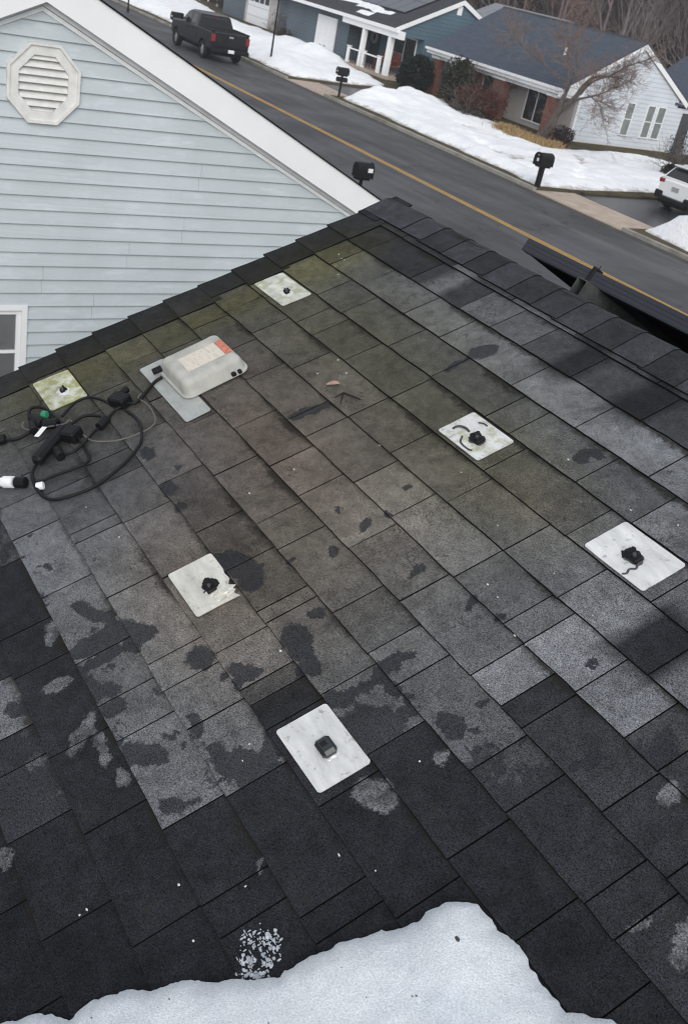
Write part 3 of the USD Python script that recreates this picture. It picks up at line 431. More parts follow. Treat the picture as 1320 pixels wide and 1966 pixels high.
# ------------------------------------------------------------------ old mount flashings on the roof
def rrect(u0, u1, v0, v1, r_, n=5):
    return Polygon([(u0 + r_, v0 + r_), (u1 - r_, v0 + r_), (u1 - r_, v1 - r_), (u0 + r_, v1 - r_)]).buffer(r_, quad_segs=n)
def plate_mesh(u0, u1, v0, v1, seed, ragged=None):
    P = rrect(u0, u1, v0 , v1, 0.008)
    if ragged is not None: P = P.difference(ragged)
    P = shapely.segmentize(P, 0.012)
    q = np.array(P.exterior.coords)[:-1]
    gx, gy = np.meshgrid(np.arange(u0 + 0.01, u1, 0.014), np.arange(v0 + 0.01, v1, 0.014)); g = np.c_[gx.ravel(), gy.ravel()]
    g = g[shapely.contains_xy(P.buffer(-0.006), g[:, 0], g[:, 1])]
    pts = np.vstack([q, g]); tri = Delaunay(pts).simplices
    c = pts[tri].mean(1); tri = tri[shapely.contains_xy(P, c[:, 0], c[:, 1])]
    a = pts[tri]; area = (a[:, 1, 0] - a[:, 0, 0]) * (a[:, 2, 1] - a[:, 0, 1]) - (a[:, 1, 1] - a[:, 0, 1]) * (a[:, 2, 0] - a[:, 0, 0])
    tri[area < 0] = tri[area < 0][:, ::-1]
    k = math.floor(-v1 / EXPO + 1e-6)
    f = np.clip((pts[:, 1] - v0) / (v1 - v0), 0, 1)
    n = 0.0125 * (1 - f) + 0.0065 * f + 0.0035 * (meshkit.fbm(np.c_[pts * 14, np.full(len(pts), seed)], 3, seed) - 0.4)
    nq = len(q); V = np.vstack([np.c_[pts, n], np.c_[q, n[:nq] - 0.0022]]); F = list(map(tuple, tri))
    for i in range(nq):
        j = (i + 1) % nq; F += [(i, len(pts) + i, len(pts) + j), (i, len(pts) + j, j)]
    return rmesh(trimesh.Trimesh(V, np.array(F), process=False)), P
def lump(u, v, ru, rv, h, seed, sub=3, rag=0.35, base=0.008):
    m = trimesh.creation.icosphere(sub); V = m.vertices
    s = 1 + rag * (meshkit.fbm(V * 2.3 + 11, 3, seed) - 0.5) * 2
    V = V * s[:, None]; V[:, 2] = np.maximum(V[:, 2], -0.15)
    m.vertices = np.c_[u + V[:, 0] * ru, v + V[:, 1] * rv, base + np.maximum(V[:, 2], 0) * h]
    return rmesh(m)
def rpad(u0, u1, v0, v1, n0, n1, c=0.006):
    return rmesh(cbx(u0, u1, v0, v1, n0, n1, c))
PM = [plate_mat('flashing_moss_heavy', 0.85, (0.64, 0.65, 0.56)), plate_mat('flashing_moss_half', 0.55, (0.66, 0.67, 0.61)), plate_mat('flashing_moss_light', 0.5), plate_mat('flashing_cream', 0.12, (0.70, 0.69, 0.63)), plate_mat('flashing_clean', 0.0, (0.76, 0.77, 0.77))]
PLATES = [   # u0, u1, v0, v1, stub u, v, material, kind, label
    (0.158, 0.383, -0.556, -0.438, 0.312, -0.501, 1, 0, 'mossy square mount flashing nearest the ridge, in the row along the roof edge'),
    (0.14, 0.352, -1.42, -1.291, 0.268, -1.35, 0, 0, 'mossiest yellow-green mount flashing, behind the tangle of cables'),
    (1.338, 1.524, -0.563, -0.438, 1.451, -0.511, 2, 1, 'mount flashing with a curl of black sealant and two green moss patches'),
    (1.332, 1.522, -1.414, -1.287, 1.452, -1.345, 3, 2, 'cream mount flashing with a torn ragged edge beside a wet stain'),
    (1.95, 2.147, -0.566, -0.434, 2.055, -0.508, 4, 3, 'clean white mount flashing with a dark crack running down from its bolt'),
    (1.946, 2.137, -1.416, -1.289, 2.056, -1.349, 4, 4, 'white mount flashing with a shiny grey rubber cap, nearest the snow'),
]
GRP = 'old solar mount flashings on the roof'
for i, (u0, u1, v0, v1, su, sv, pm, kind, lab) in enumerate(PLATES):
    t = thing('mount_flashing', lab, 'roof flashing', group=GRP)
    rag = None
    if kind == 2:
        rag = shapely.union_all([Polygon([(1.40, -1.285), (1.425, -1.292), (1.45, -1.289), (1.465, -1.30), (1.49, -1.296), (1.507, -1.302), (1.53, -1.29), (1.53, -1.27), (1.4, -1.27)])])
    m, P = plate_mesh(u0, u1, v0, v1, i + 1, rag)
    part('plate', m, PM[pm], t, smooth=40)
    part('sealant_ring', lump(su, sv, 0.027, 0.021, 0.005, 20 + i, base=0.009), PM[4] if kind in (0, 4) else PM[pm] if kind == 2 else M_SEAL, t, smooth=40)
    if kind == 4:
        part('rubber_cap', rpad(su - 0.026, su + 0.022, sv - 0.018, sv + 0.018, 0.008, 0.03, 0.007), mat('wet_grey_rubber', {'p': ('principled_bsdf', {'base_color': (0.02, 0.026, 0.028), 'roughness': 0.22})}), t)
        part('bolt_hole', rpad(su - 0.012, su + 0.002, sv - 0.009, sv + 0.005, 0.0285, 0.0312, 0.001), M_DARK, t)
    else:
        k_ = 0.62 if kind == 0 else 1.0
        part('stub', cat_([rpad(su - 0.016 * k_, su + 0.020 * k_, sv - 0.013 * k_, sv + 0.013 * k_, 0.008, 0.020, 0.003), lump(su - 0.008 * k_, sv + 0.003, 0.022 * k_, 0.019 * k_, 0.017, 40 + i, 3, 0.8)]), M_BLACKP, t)
        part('bolt', rmesh(tube([(su + 0.004, sv, 0.02), (su + 0.004, sv, 0.028)], 0.005, 8)), M_SEAL, t)
    rr = np.random.default_rng(100 + i)
    if kind == 1:
        a = np.linspace(0.2, 2.6, 14)
        c1 = np.c_[1.393 + 0.03 * np.cos(a + 0.9), -0.522 + 0.02 * np.sin(a + 0.9), np.full(14, 0.0125)]
        part('sealant_curl', rmesh(cat_([tube(c1, 0.0035, 5), tube(spline([(1.41, -0.53, 0.0125), (1.43, -0.55, 0.013), (1.465, -0.553, 0.013), (1.48, -0.548, 0.0125)]), 0.003, 5), tube(spline([(1.39, -0.46, .0095), (1.405, -0.452, .009), (1.42, -0.452, .009)]), 0.0025, 5)])), M_SEAL, t)
    if kind == 3:
        part('crack', rmesh(tube(spline([(su + 0.02, sv - 0.005, .0105), (su + 0.03, sv - 0.02, .011), (su + 0.022, sv - 0.032, .0115), (su + 0.028, sv - 0.046, .012), (su + 0.022, sv - 0.056, .0125)], 4), [0.0028] * 16 + [0.001], 5)), M_SEAL, t)
    if kind == 2:
        part('torn_flap', lump(1.487, -1.33, 0.02, 0.034, 0.008, 77, 3, 0.7), PM[3], t, smooth=40)

# grey plastic box on its own flashing, with leads
bt = thing('junction_box', 'weathered grey plastic box with a peeling label, on a metal flashing', 'junction box')
u0, u1, v0, v1 = 0.425, 0.648, -1.052, -0.822
P = rrect(u0, u1, v0, v1, 0.03)
def loft(levels):                                        # [(shapely poly offset, n)]
    V, F, cnt = [], [], None
    base = np.array(shapely.segmentize(P, 0.02).exterior.coords)[:-1]; c = base.mean(0)
    for off, n in levels:
        d = base - np.array([np.clip(base[:, 0], u0 + 0.05, u1 - 0.05), np.clip(base[:, 1], v0 + 0.05, v1 - 0.05)]).T
        l = np.linalg.norm(d, axis=1, keepdims=True); V.append(np.c_[base + d / l * off, np.full(len(base), n)])
    k = len(base)
    for i in range(len(levels) - 1):
        for j in range(k):
            a, b = i * k + j, i * k + (j + 1) % k; F += [(a, b, b + k), (a, b + k, a + k)]
    V = np.vstack(V); V = np.vstack([V, [[c[0], c[1], levels[-1][1] + 0.001]]]); o = (len(levels) - 1) * k
    for j in range(k): F.append((o + j, o + (j + 1) % k, len(V) - 1))
    return rmesh(trimesh.Trimesh(V, np.array(F), process=False))
M_BOX = rough_mat('weathered_grey_plastic', (0.47, 0.465, 0.43), scale=16, rough=0.65, col2=(0.32, 0.325, 0.305), detail=8)
part('base_flange', loft([(0.004, 0.014), (0.004, 0.019), (0.0, 0.021)]), M_BOX, bt, smooth=30)
part('lid', loft([(-0.004, 0.021), (-0.009, 0.05), (-0.014, 0.06), (-0.024, 0.066), (-0.034, 0.0675)]), M_BOX, bt, smooth=40)
lab = part('label', rmesh(bx(0.497, 0.592, -1.0, -0.868, 0.0684, 0.0694)), mat('peeling_label', {'g': ('geometry', {}), 'mp': ('mapping', {'rotation': (-TH, 0, 0), 'scale': (1, 5, 1)}), 'n': ('noise_texture', {'scale': 34, 'detail': 5, 'roughness': 0.7}),
    'r': ('rgb_ramp', {'ramp': [(0.36, (0.47, 0.44, 0.38)), (0.5, (0.58, 0.54, 0.47)), (0.6, (0.64, 0.58, 0.52)), (0.68, (0.5, 0.33, 0.26))]}), 'p': ('principled_bsdf', {'roughness': 0.7})},
    [('g.position', 'mp.vector'), ('mp.vector', 'n.vector'), ('n.fac', 'r.fac'), ('r.color', 'p.base_color')]), bt)
part('warning_strip', rmesh(prism_z([(0.497, -0.865), (0.592, -0.865), (0.592, -0.842), (0.497, -0.842)], 0.0684, 0.0696)), rough_mat('faded_red_print', (0.52, 0.17, 0.11), var=0.3, scale=60, rough=0.6), bt)
part('cable_gland', rmesh(tube([(0.436, -1.045, 0.03), (0.428, -1.075, 0.026)], 0.011, 8)), M_BLACKP, bt)
part('flashing_plate', cat_([rmesh(prism_z(rrect(0.352, 0.752, -1.100, -1.012, 0.008), 0.0095, 0.0115))]), plate_mat('galvanised_plate', 0.0, (0.43, 0.45, 0.44)), bt)
part('latch', rpad(0.640, 0.655, -0.885, -0.87, 0.018, 0.03, 0.002), M_BLACKP, bt)
part('latch', rpad(0.642, 0.656, -0.862, -0.85, 0.018, 0.03, 0.002), M_BLACKP, bt)

# tangle of cables
def cable_pts(name, lifts=None, base=0.015):
    P_ = spline([(u, v, 0) for u, v in CABLES[name]], 6)
    n = base + 0.018 * (meshkit.noise(np.c_[P_[:, :2] * 9, np.full(len(P_), len(name))], 9))
    P_[:, 2] = n
    return P_
def cable_thing(name, label, keys, rad, material, cat='cable'):
    t = thing(name, label, cat)
    for k in keys: part('wire', rmesh(tube(cable_pts(k), rad, 7)), material, t, smooth=True)
    return t
c_lead = cable_thing('black_cable', 'short black cable leaving the grey box for a black connector', ['lead'], 0.0056, M_RUBBER)
c_big = cable_thing('black_cable', 'long black cable looping widest over the shingles below the cable tangle', ['big2', 'big'], 0.0054, M_RUBBER)
c_mid = cable_thing('black_cable', 'black cable ending in a small white plug cap below the tangle', ['mid'], 0.005, M_RUBBER)
c_loop = cable_thing('black_cable', 'black cable running between the connector block and the slim black housing', ['loop', 'top'], 0.005, M_RUBBER)
c_left = cable_thing('black_cable', 'black cable running off over the left side of the picture below the mossiest flashing', ['left', 'small'], 0.0056, M_RUBBER)
cable_thing('thin_grey_cable', 'thin grey-brown cable making the widest loops in the tangle', ['grey'], 0.0026, M_GREYW)
def oriented(m, u, v, n, a):
    m = m.copy(); c, s = math.cos(a), math.sin(a); V = m.vertices
    m.vertices = np.c_[u + V[:, 0] * c - V[:, 1] * s, v + V[:, 0] * s + V[:, 1] * c, n + V[:, 2]]
    return rmesh(m)
def cyl_u(L, r_, n=14):
    return tube([(-L / 2, 0, 0), (-L / 2 + 0.002, 0, 0), (L / 2 - 0.002, 0, 0), (L / 2, 0, 0)], [r_ * 0.85, r_, r_, r_ * 0.85], n)
(cu, cv) = CONN[0]
part('connector_block', cat_([oriented(cbx(-0.034, 0.034, -0.024, 0.024, 0, 0.036, 0.005), cu, cv, 0.01, 0.5), oriented(cyl_u(0.05, 0.012), cu - 0.03, cv + 0.02, 0.03, 2.0)]), M_BLACKP, c_lead)
part('plug', oriented(cyl_u(0.06, 0.018), *CONN[1], 0.026, 0.3), M_BLACKP, c_left)
part('plug', oriented(cyl_u(0.05, 0.015), CONN[1][0] + 0.02, CONN[1][1] - 0.02, 0.024, -0.2), M_BLACKP, c_left)
part('green_plug', oriented(cyl_u(0.018, 0.0125), *CONN[2], 0.034, 0.7), M_GREEN, c_left)
part('plug', oriented(cyl_u(0.04, 0.016), *CONN[10], 0.022, 1.2), M_BLACKP, c_left)
part('plug', oriented(cyl_u(0.05, 0.016), CONN[1][0] + 0.05, CONN[1][1] + 0.03, 0.026, 0.9), M_BLACKP, c_left)
part('plug', oriented(cyl_u(0.045, 0.015), CABLES['loop'][2][0], CABLES['loop'][2][1], 0.026, 2.2), M_BLACKP, c_loop)
wp = thing('white_plug', 'white capped plug with a black collar lying left of the long cable loop', 'cable plug')
d_ = np.array(CONN[4]) - np.array(CONN[3]); ang = math.atan2(d_[1], d_[0])
part('cap', cat_([oriented(cyl_u(0.036, 0.0185, 16), CONN[3][0] + 0.12 * d_[0], CONN[3][1] + 0.12 * d_[1], 0.028, ang), oriented(cyl_u(0.012, 0.0135), CONN[3][0] - 0.42 * d_[0], CONN[3][1] - 0.42 * d_[1], 0.028, ang)]), M_WHITEP, wp, smooth=40)
part('collar', oriented(cyl_u(0.036, 0.0175, 10), *CONN[4], 0.027, ang), M_BLACKP, wp)
part('white_cap', oriented(cyl_u(0.022, 0.012), *CONN[5], 0.022, ang + 0.3), M_WHITEP, c_mid)
ad = thing('cable_housing', 'slim black cable housing with a white tag, lying across the tangle', 'cable housing')
A_, B_ = np.array(CONN[6]), None
h0, h1 = np.array(CABLES['big2'][-1]), np.array(CABLES['big'][0]); dv = h1 - h0; ang = math.atan2(dv[1], dv[0]); L = np.linalg.norm(dv)
mid = (h0 + h1) / 2
part('shell', oriented(cbx(-L * 0.5, L * 0.5, -0.02, 0.02, 0, 0.034, 0.01), *mid, 0.018, ang), M_BLACKP, ad)
part('white_tag', oriented(cbx(-0.024, 0.024, -0.009, 0.009, 0, 0.003, 0.001), CONN[7][0], CONN[7][1], 0.046, ang), M_WHITEP, ad)
part('junction', oriented(cbx(-0.028, 0.028, -0.026, 0.026, 0, 0.04, 0.006), *CONN[8], 0.012, 0.6), M_BLACKP, ad)
part('plug', oriented(cyl_u(0.045, 0.016), *CONN[9], 0.024, ang + 0.9), M_BLACKP, ad)

# small things lying on the shingles
tw = thing('twig', 'bent black twig lying on the shingles right of the grey box', 'twig')
part('stick', rmesh(cat_([tube([(0.986, -0.699, 0.012), (0.990, -0.668, 0.016), (1.052, -0.645, 0.011)], [0.002, 0.0035, 0.002], 5), tube([(0.992, -0.672, 0.013), (1.024, -0.700, 0.010)], [0.0022, 0.0014], 5)])), rough_mat('wet_bark', (0.015, 0.013, 0.012)), tw)
lf = thing('dead_leaf', 'small pinkish dead leaf lying upslope of the bent twig', 'leaf')
lv = []; LN = 9
for i in range(LN):
    s = i / (LN - 1); w = 0.011 * math.sin(PI * s) ** 0.7
    for sg in (-1, 0, 1): lv.append((0.908 + 0.028 * s - sg * w * 0.6, -0.683 + 0.034 * s + sg * w * 0.7, 0.010 + 0.004 * abs(sg) + 0.004 * math.sin(PI * s)))
lfc = []
for i in range(LN - 1):
    for c in range(2):
        a = i * 3 + c; lfc += [(a, a + 1, a + 4), (a, a + 4, a + 3)]
part('blade', rmesh(trimesh.Trimesh(np.array(lv), np.array(lfc), process=False)), rough_mat('dead_leaf', (0.36, 0.22, 0.18), var=0.3, scale=80), lf)
sp = []
rs = np.random.default_rng(3)
for (u, v) in SPECKS: sp.append(lump(u, v, 0.0016 + 0.0022 * rs.random(), 0.0014 + 0.0012 * rs.random(), 0.002, int(u * 1000), 1, 0.6, 0.006))
tag(part('white_specks', cat_(sp), rough_mat('bird_lime', (0.62, 0.63, 0.6), var=0.15, scale=200)), 'tiny white droppings and specks scattered over the shingles', 'specks', kind='stuff')

# melting snow on the roof
ring = [(u, v) for u, v in SNOW_EDGE]
ring = ring + [(3.0, -1.93), (3.1, -2.3), (2.75, -2.5), (2.2, -2.5), (1.95, -2.35)]
P = Polygon(ring).buffer(0)
def snow_mesh(P, step, hfun, seg, base):
    P = shapely.segmentize(P, seg); q = np.array(P.exterior.coords)[:-1]
    x0, y0, x1, y1 = P.bounds
    gx, gy = np.meshgrid(np.arange(x0, x1, step), np.arange(y0, y1, step)); g = np.c_[gx.ravel(), gy.ravel()] + np.random.default_rng(1).uniform(-0.3, 0.3, (gx.size, 2)) * step
    g = g[shapely.contains_xy(P.buffer(-step * 0.5), g[:, 0], g[:, 1])]
    pts = np.vstack([q, g]); tri = Delaunay(pts).simplices; c = pts[tri].mean(1); tri = tri[shapely.contains_xy(P, c[:, 0], c[:, 1])]
    a = pts[tri]; ar = (a[:, 1, 0] - a[:, 0, 0]) * (a[:, 2, 1] - a[:, 0, 1]) - (a[:, 1, 1] - a[:, 0, 1]) * (a[:, 2, 0] - a[:, 0, 0])
    tri = tri[np.abs(ar) > 1e-9]; ar = ar[np.abs(ar) > 1e-9]; tri[ar < 0] = tri[ar < 0][:, ::-1]
    d = cKDTree(q).query(pts)[0]; d[:len(q)] = 0
    return np.c_[pts, base + hfun(pts, d)], tri
def jag(P, amp, fr, seed):
    P = shapely.segmentize(P, 0.006); q = np.array(P.exterior.coords)[:-1]
    n = meshkit.fbm(np.c_[q * fr, np.zeros(len(q))], 4, seed) - 0.5; n2 = meshkit.fbm(np.c_[q * fr, np.ones(len(q)) * 9], 4, seed + 7) - 0.5
    return Polygon(q + amp * np.c_[n, n2]).buffer(0)
P = jag(P, 0.022, 35, 4)
if P.geom_type != 'Polygon': P = max(P.geoms, key=lambda a: a.area)
hf = lambda p, d: 0.042 * (1 - np.exp(-d / 0.03)) * (1 + 0.5 * (meshkit.fbm(np.c_[p * 5, np.zeros(len(p))], 4, 2) - 0.5)) + 0.03 * (1 - np.exp(-d / 0.15)) + 0.009 * (meshkit.fbm(np.c_[p * 28, np.zeros(len(p))], 4, 8) - 0.5) * np.clip(d / 0.02, 0, 1)
V, F = snow_mesh(P, 0.0075, hf, 0.007, 0.009)
SNOW_P = P
tag(part('snow_patch', rmesh(trimesh.Trimesh(V, F, process=False)), M_RSNOW, smooth=True), 'large melting snow patch lying on the shingles at the bottom of the photo', 'snow patch')
db = []
for k in range(46):
    u, v = rs.uniform(2.0, 2.9), rs.uniform(-2.1, -1.4)
    if k == 0: u, v = 2.563, -1.371
    if not SNOW_P.contains(shapely.Point(u, v)) and k: continue
    d_e = SNOW_P.exterior.distance(shapely.Point(u, v)); n_ = 0.009 + float(hf(np.array([[u, v]]), np.array([d_e]))[0])
    q_ = 0.0035 if k == 0 else rs.uniform(0.0006, 0.0016); db.append(lump(u, v, q_ * 1.5, q_, q_, 900 + k, 1, 0.5, n_ - 0.0004))
tag(part('snow_debris', cat_(db), M_SEAL), 'tiny dark specks of debris on the roof snow patch', 'debris', kind='stuff')
cr = []
for i, (u, v) in enumerate(CRUMB):
    for k in range(34):
        cr.append(lump(u + rs.normal(0, 0.0095), v + rs.normal(0, 0.0085), 0.001 + 0.0042 * rs.random() ** 2, 0.001 + 0.0034 * rs.random() ** 2, 0.002, 300 + i * 20 + k, 1, 0.5, 0.006))
tag(part('snow_crumbs', cat_(cr), rough_mat('thin_slush', (0.50, 0.54, 0.58), scale=90, col2=(0.25, 0.27, 0.30), rough=0.6)), 'patch of icy snow crumbs just above the melting snow edge', 'snow crumbs', kind='stuff')

# solar array on the street-side slope: only its upper edge shows over the ridge
M_CELL = mat('solar_cells', {'g': ('geometry', {}), 'p': ('principled_bsdf', {'base_color': (0.01, 0.013, 0.03), 'roughness': 0.12})})
M_FRAME = rough_mat('black_anodised', (0.014, 0.017, 0.026), var=0.15, scale=40, rough=0.35, spec=0.5)
M_BACK = rough_mat('panel_backsheet', (0.006, 0.006, 0.007), rough=0.8, spec=0.1)
def FR(x, s, n):                                         # front slope frame: s down the slope from the ridge
    return np.stack(np.broadcast_arrays(x, AY + np.asarray(s) * CT + np.asarray(n) * ST, AZ - np.asarray(s) * ST + np.asarray(n) * CT), -1)
def frmesh(m):
    m = m.copy(); v = m.vertices; m.vertices = FR(v[:, 0], v[:, 1], v[:, 2]); return m
S0, NP0, NP1 = 0.195, 0.088, 0.136
sa = thing('solar_array', 'black solar array past the ridge at the right, only its upper edge showing', 'solar array')
def module(x0, x1):
    s1 = S0 + 1.02
    rails = [bx(x0, x1, S0, S0 + 0.01, NP0, NP1), bx(x0, x1, s1 - 0.01, s1, NP0, NP1)]
    rails += [bx(x0 + .001, x1 - .001, S0 - 0.002, S0, NP0 + 0.004 + k * 0.0145, NP0 + 0.0105 + k * 0.0145) for k in range(3)] + [bx(x0, x1, S0 + 0.0101, S0 + 0.035, NP0, NP0 + 0.002)]
    rails += [bx(a, b, S0 + 0.0102, s1 - 0.0102, NP0 + 0.0025, NP1 - 0.0005) for a, b in ((x0, x0 + 0.01), (x1 - 0.01, x1))]
    t = part('module_frame', frmesh(cat_(rails)), M_FRAME, sa)
    part('glass', frmesh(bx(x0 + 0.012, x1 - 0.012, S0 + 0.012, s1 - 0.012, NP1 - 0.012, NP1 - 0.003)), M_CELL, t)
    part('backsheet', frmesh(bx(x0 + 0.012, x1 - 0.012, S0 + 0.012, s1 - 0.012, NP1 - 0.018, NP1 - 0.0125)), M_BACK, t)
module(0.565, 0.905); module(0.925, 2.6)
M_RAIL = rough_mat('weathered_shaded_rail', (0.05, 0.058, 0.056), var=0.3, scale=40, rough=0.6)  # weathered aluminium, base colour darkened to carry the shade under the modules
RX0, RX1, RN0, RN1 = 0.935, 0.982, 0.022, 0.086
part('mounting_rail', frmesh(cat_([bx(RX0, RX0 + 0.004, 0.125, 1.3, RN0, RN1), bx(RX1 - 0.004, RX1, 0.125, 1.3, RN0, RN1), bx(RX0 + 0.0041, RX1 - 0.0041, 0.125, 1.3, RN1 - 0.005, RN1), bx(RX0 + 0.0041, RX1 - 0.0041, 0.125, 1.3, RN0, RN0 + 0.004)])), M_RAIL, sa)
part('rail_foot', frmesh(cbx(RX0 - 0.05, RX0 - 0.001, 0.5, 0.56, 0.0, 0.05, 0.003)), M_FRAME, sa)
clp = part('clamp', frmesh(cat_([cbx(0.9065, 0.9235, S0 - 0.004, S0 + 0.04, NP0 - 0.002, NP1 + 0.012, 0.002)])), M_BLACKP, sa)
part('bolt', frmesh(tube([(0.915, S0 + 0.012, NP1 + 0.011), (0.915, S0 + 0.012, NP1 + 0.024)], 0.006, 6)), M_FRAME, clp)

# ------------------------------------------------------------------ neighbouring house: gable wall facing us
WX = -4.7
AYN, AZN, SLN = 0.132, 0.107, math.tan(math.radians(24.9))
nb = thing('neighbour_house', 'pale blue vinyl sided house with a white raked gable facing the roof', 'house')
YL, YR, ZB = -4.0, 4.2, -4.95
zr = lambda y, off=0.0: AZN + off - abs(y - AYN) * SLN
core = prism_x([(YL, ZB), (YR, ZB), (YR, zr(YR)), (AYN, AZN), (YL, zr(YL))], -15.0, WX - 0.03)
WIN = (-0.80, 0.105, -3.35, -2.13)                      # window opening y0, y1, z0, z1
wall = part('wall', core, M_DECK, nb)
gable = Polygon([(YL, ZB), (YR, ZB), (YR, zr(YR)), (AYN, AZN), (YL, zr(YL))])
wall_open = gable.difference(sbox(WIN[0], WIN[2], WIN[1], WIN[3])).difference(Polygon([(0.16 + 0.25 * math.cos(a), -0.40 + 0.26 * math.sin(a)) for a in np.arange(8) * PI / 4 + PI / 8]))
PITCH, Z0 = 0.11385, -0.7736
SEAMS = {round((-0.962 - Z0) / PITCH - 0.5): 1.521, round((-1.41 - Z0) / PITCH - 0.5): 1.417, round((-1.629 - Z0) / PITCH - 0.5): 0.943, round((-1.845 - Z0) / PITCH - 0.5): 0.224, round((-2.137 - Z0) / PITCH - 0.5): 0.665}
SEAMS.update({k - 1: v - 0.01 for k, v in list(SEAMS.items()) if k - 1 not in SEAMS})
sr = np.random.default_rng(5)
def lap(poly, zb):
    """one lap of siding: proud at its lower edge"""
    poly = shapely.segmentize(poly, 0.35)
    m = trimesh.creation.extrude_polygon(poly, 1.0, engine='earcut'); v = m.vertices.copy()
    f = np.clip((v[:, 1] - zb) / PITCH, 0, 1)
    out = 0.023 * (1 - f) ** 1.4 + 0.0015 * f + 0.003 * (meshkit.noise(np.c_[v[:, 0] * 1.3, v[:, 1] * 3, np.zeros(len(v))], 6) - 0.5)
    x = np.where(v[:, 2] > 0.5, out, -0.03 + 0.0)
    m.vertices = np.stack([WX + x, v[:, 0], v[:, 1]], 1); return m
k0 = math.floor((ZB - Z0) / PITCH)
for k in range(-31, 9):
    zb = Z0 + k * PITCH
    row = wall_open.intersection(sbox(YL - 1, zb + 0.0012, YR + 1, zb + PITCH + 0.0005))
    seam = SEAMS.get(k, None)
    cuts = [YL - 1] + ([seam] if seam is not None else []) + [YR + 1]
    for a, b in zip(cuts[:-1], cuts[1:]):
        pc = row.intersection(sbox(a + 0.001, zb - 1, b - 0.001, zb + 1))
        for g in getattr(pc, 'geoms', [pc]):
            if g.geom_type == 'Polygon' and g.area > 0.004: part('siding_board', lap(g, zb), M_SIDING, wall)
# rake trim
def rake(off0, off1, x0, x1, yl=-4.35, yr=4.6):
    return prism_x([(AYN, AZN + off1), (AYN, AZN + off0), (yr, zr(yr, off0)), (yr, zr(yr, off1))], x0, x1), prism_x([(AYN, AZN + off1), (yl, zr(yl, off1)), (yl, zr(yl, off0)), (AYN, AZN + off0)], x0, x1)
OV = 0.10
M_EDGE = rough_mat('shingle_edge', (0.012, 0.012, 0.013), rough=0.9, spec=0.05)
for s in (0, 1):
    part('frieze_board', rake(-0.014, 0.018, WX - 0.02, WX + 0.026)[s], M_TRIM2, nb)
    part('frieze_board', rake(0.023, 0.064, WX - 0.02, WX + 0.032)[s], M_TRIM2, nb)
    part('soffit', rake(0.065, 0.075, WX - 0.03, WX + OV - 0.002)[s], M_TRIM2, nb)
    part('rake_fascia', rake(0.057, 0.299, WX + OV, WX + OV + 0.02)[s], M_TRIM, nb)
    part('roof_slope', rake(0.3005, 0.312, -15.2, WX + OV + 0.035)[s], M_EDGE, nb)
# window, lower left
y0, y1, z0, z1 = WIN
wn = part('window', cat_([bx(WX - 0.03, WX + 0.03, y0, y1, z1 - 0.045, z1), bx(WX - 0.03, WX + 0.03, y0, y1, z0, z0 + 0.05), bx(WX - 0.03, WX + 0.03, y1 - 0.045, y1, z0 + 0.0502, z1 - 0.0452), bx(WX - 0.03, WX + 0.03, y0, y0 + 0.045, z0 + 0.0502, z1 - 0.0452)]), M_TRIM, nb)
part('sash', cat_([bx(WX - 0.029, WX + 0.008, y0 + 0.046, y1 - 0.046, z1 - 0.085, z1 - 0.046), bx(WX - 0.029, WX + 0.008, y1 - 0.085, y1 - 0.046, z0 + 0.06, z1 - 0.086), bx(WX - 0.029, WX + 0.008, y0 + 0.046, y0 + 0.085, z0 + 0.06, z1 - 0.086), bx(WX - 0.029, WX + 0.004, y0 + 0.086, y1 - 0.086, -2.56, -2.535)]), M_TRIM, wn)
part('pane', quad_x(WX - 0.010, y0 + 0.084, y1 - 0.084, z0 + 0.05, z1 - 0.084), M_PANE, wn)
part('blind', bx(WX - 0.0298, WX - 0.0285, y0 + 0.05, y1 - 0.05, z0 + 0.05, z1 - 0.05), M_BLIND, wn)
# octagon vent
vt_ = thing('gable_vent', 'white octagonal louvred vent high on the blue gable wall', 'gable vent')
def octa(rx, rz): return [(0.16 + rx * math.cos(a) / math.cos(PI / 8), -0.40 + rz * math.sin(a) / math.cos(PI / 8)) for a in np.arange(8) * PI / 4 + PI / 8]
def ring_x(a, b, x0, x1): return prism_x(Polygon(octa(*a), [octa(*b)]), x0, x1)
part('outer_rim', ring_x((0.272, 0.282), (0.252, 0.262), WX - 0.01, WX + 0.045), M_VENT, vt_)
part('frame', ring_x((0.2515, 0.2615), (0.186, 0.196), WX - 0.01, WX + 0.032), M_VENT, vt_)
part('backing', prism_x(octa(0.186, 0.196), WX - 0.028, WX - 0.02), M_DARK, vt_)
oc = Polygon(octa(0.185, 0.195))
for k in range(8):
    zc_ = -0.40 + (3.5 - k) * 0.0545 - 0.004
    c = oc.intersection(sbox(-1, zc_ - 0.021, 1, zc_ + 0.0225))
    if c.is_empty: continue
    a, _, b, _ = c.bounds
    q = [(WX + 0.028, zc_ - 0.021), (WX + 0.024, zc_ - 0.024), (WX - 0.018, zc_ + 0.024), (WX - 0.014, zc_ + 0.027)]
    m = trimesh.creation.extrude_polygon(Polygon(q), b - a, engine='earcut'); v = m.vertices.copy(); m.vertices = np.stack([v[:, 0], a + v[:, 2], v[:, 1]], 1)
    part('louvre', m, M_VENT, vt_)

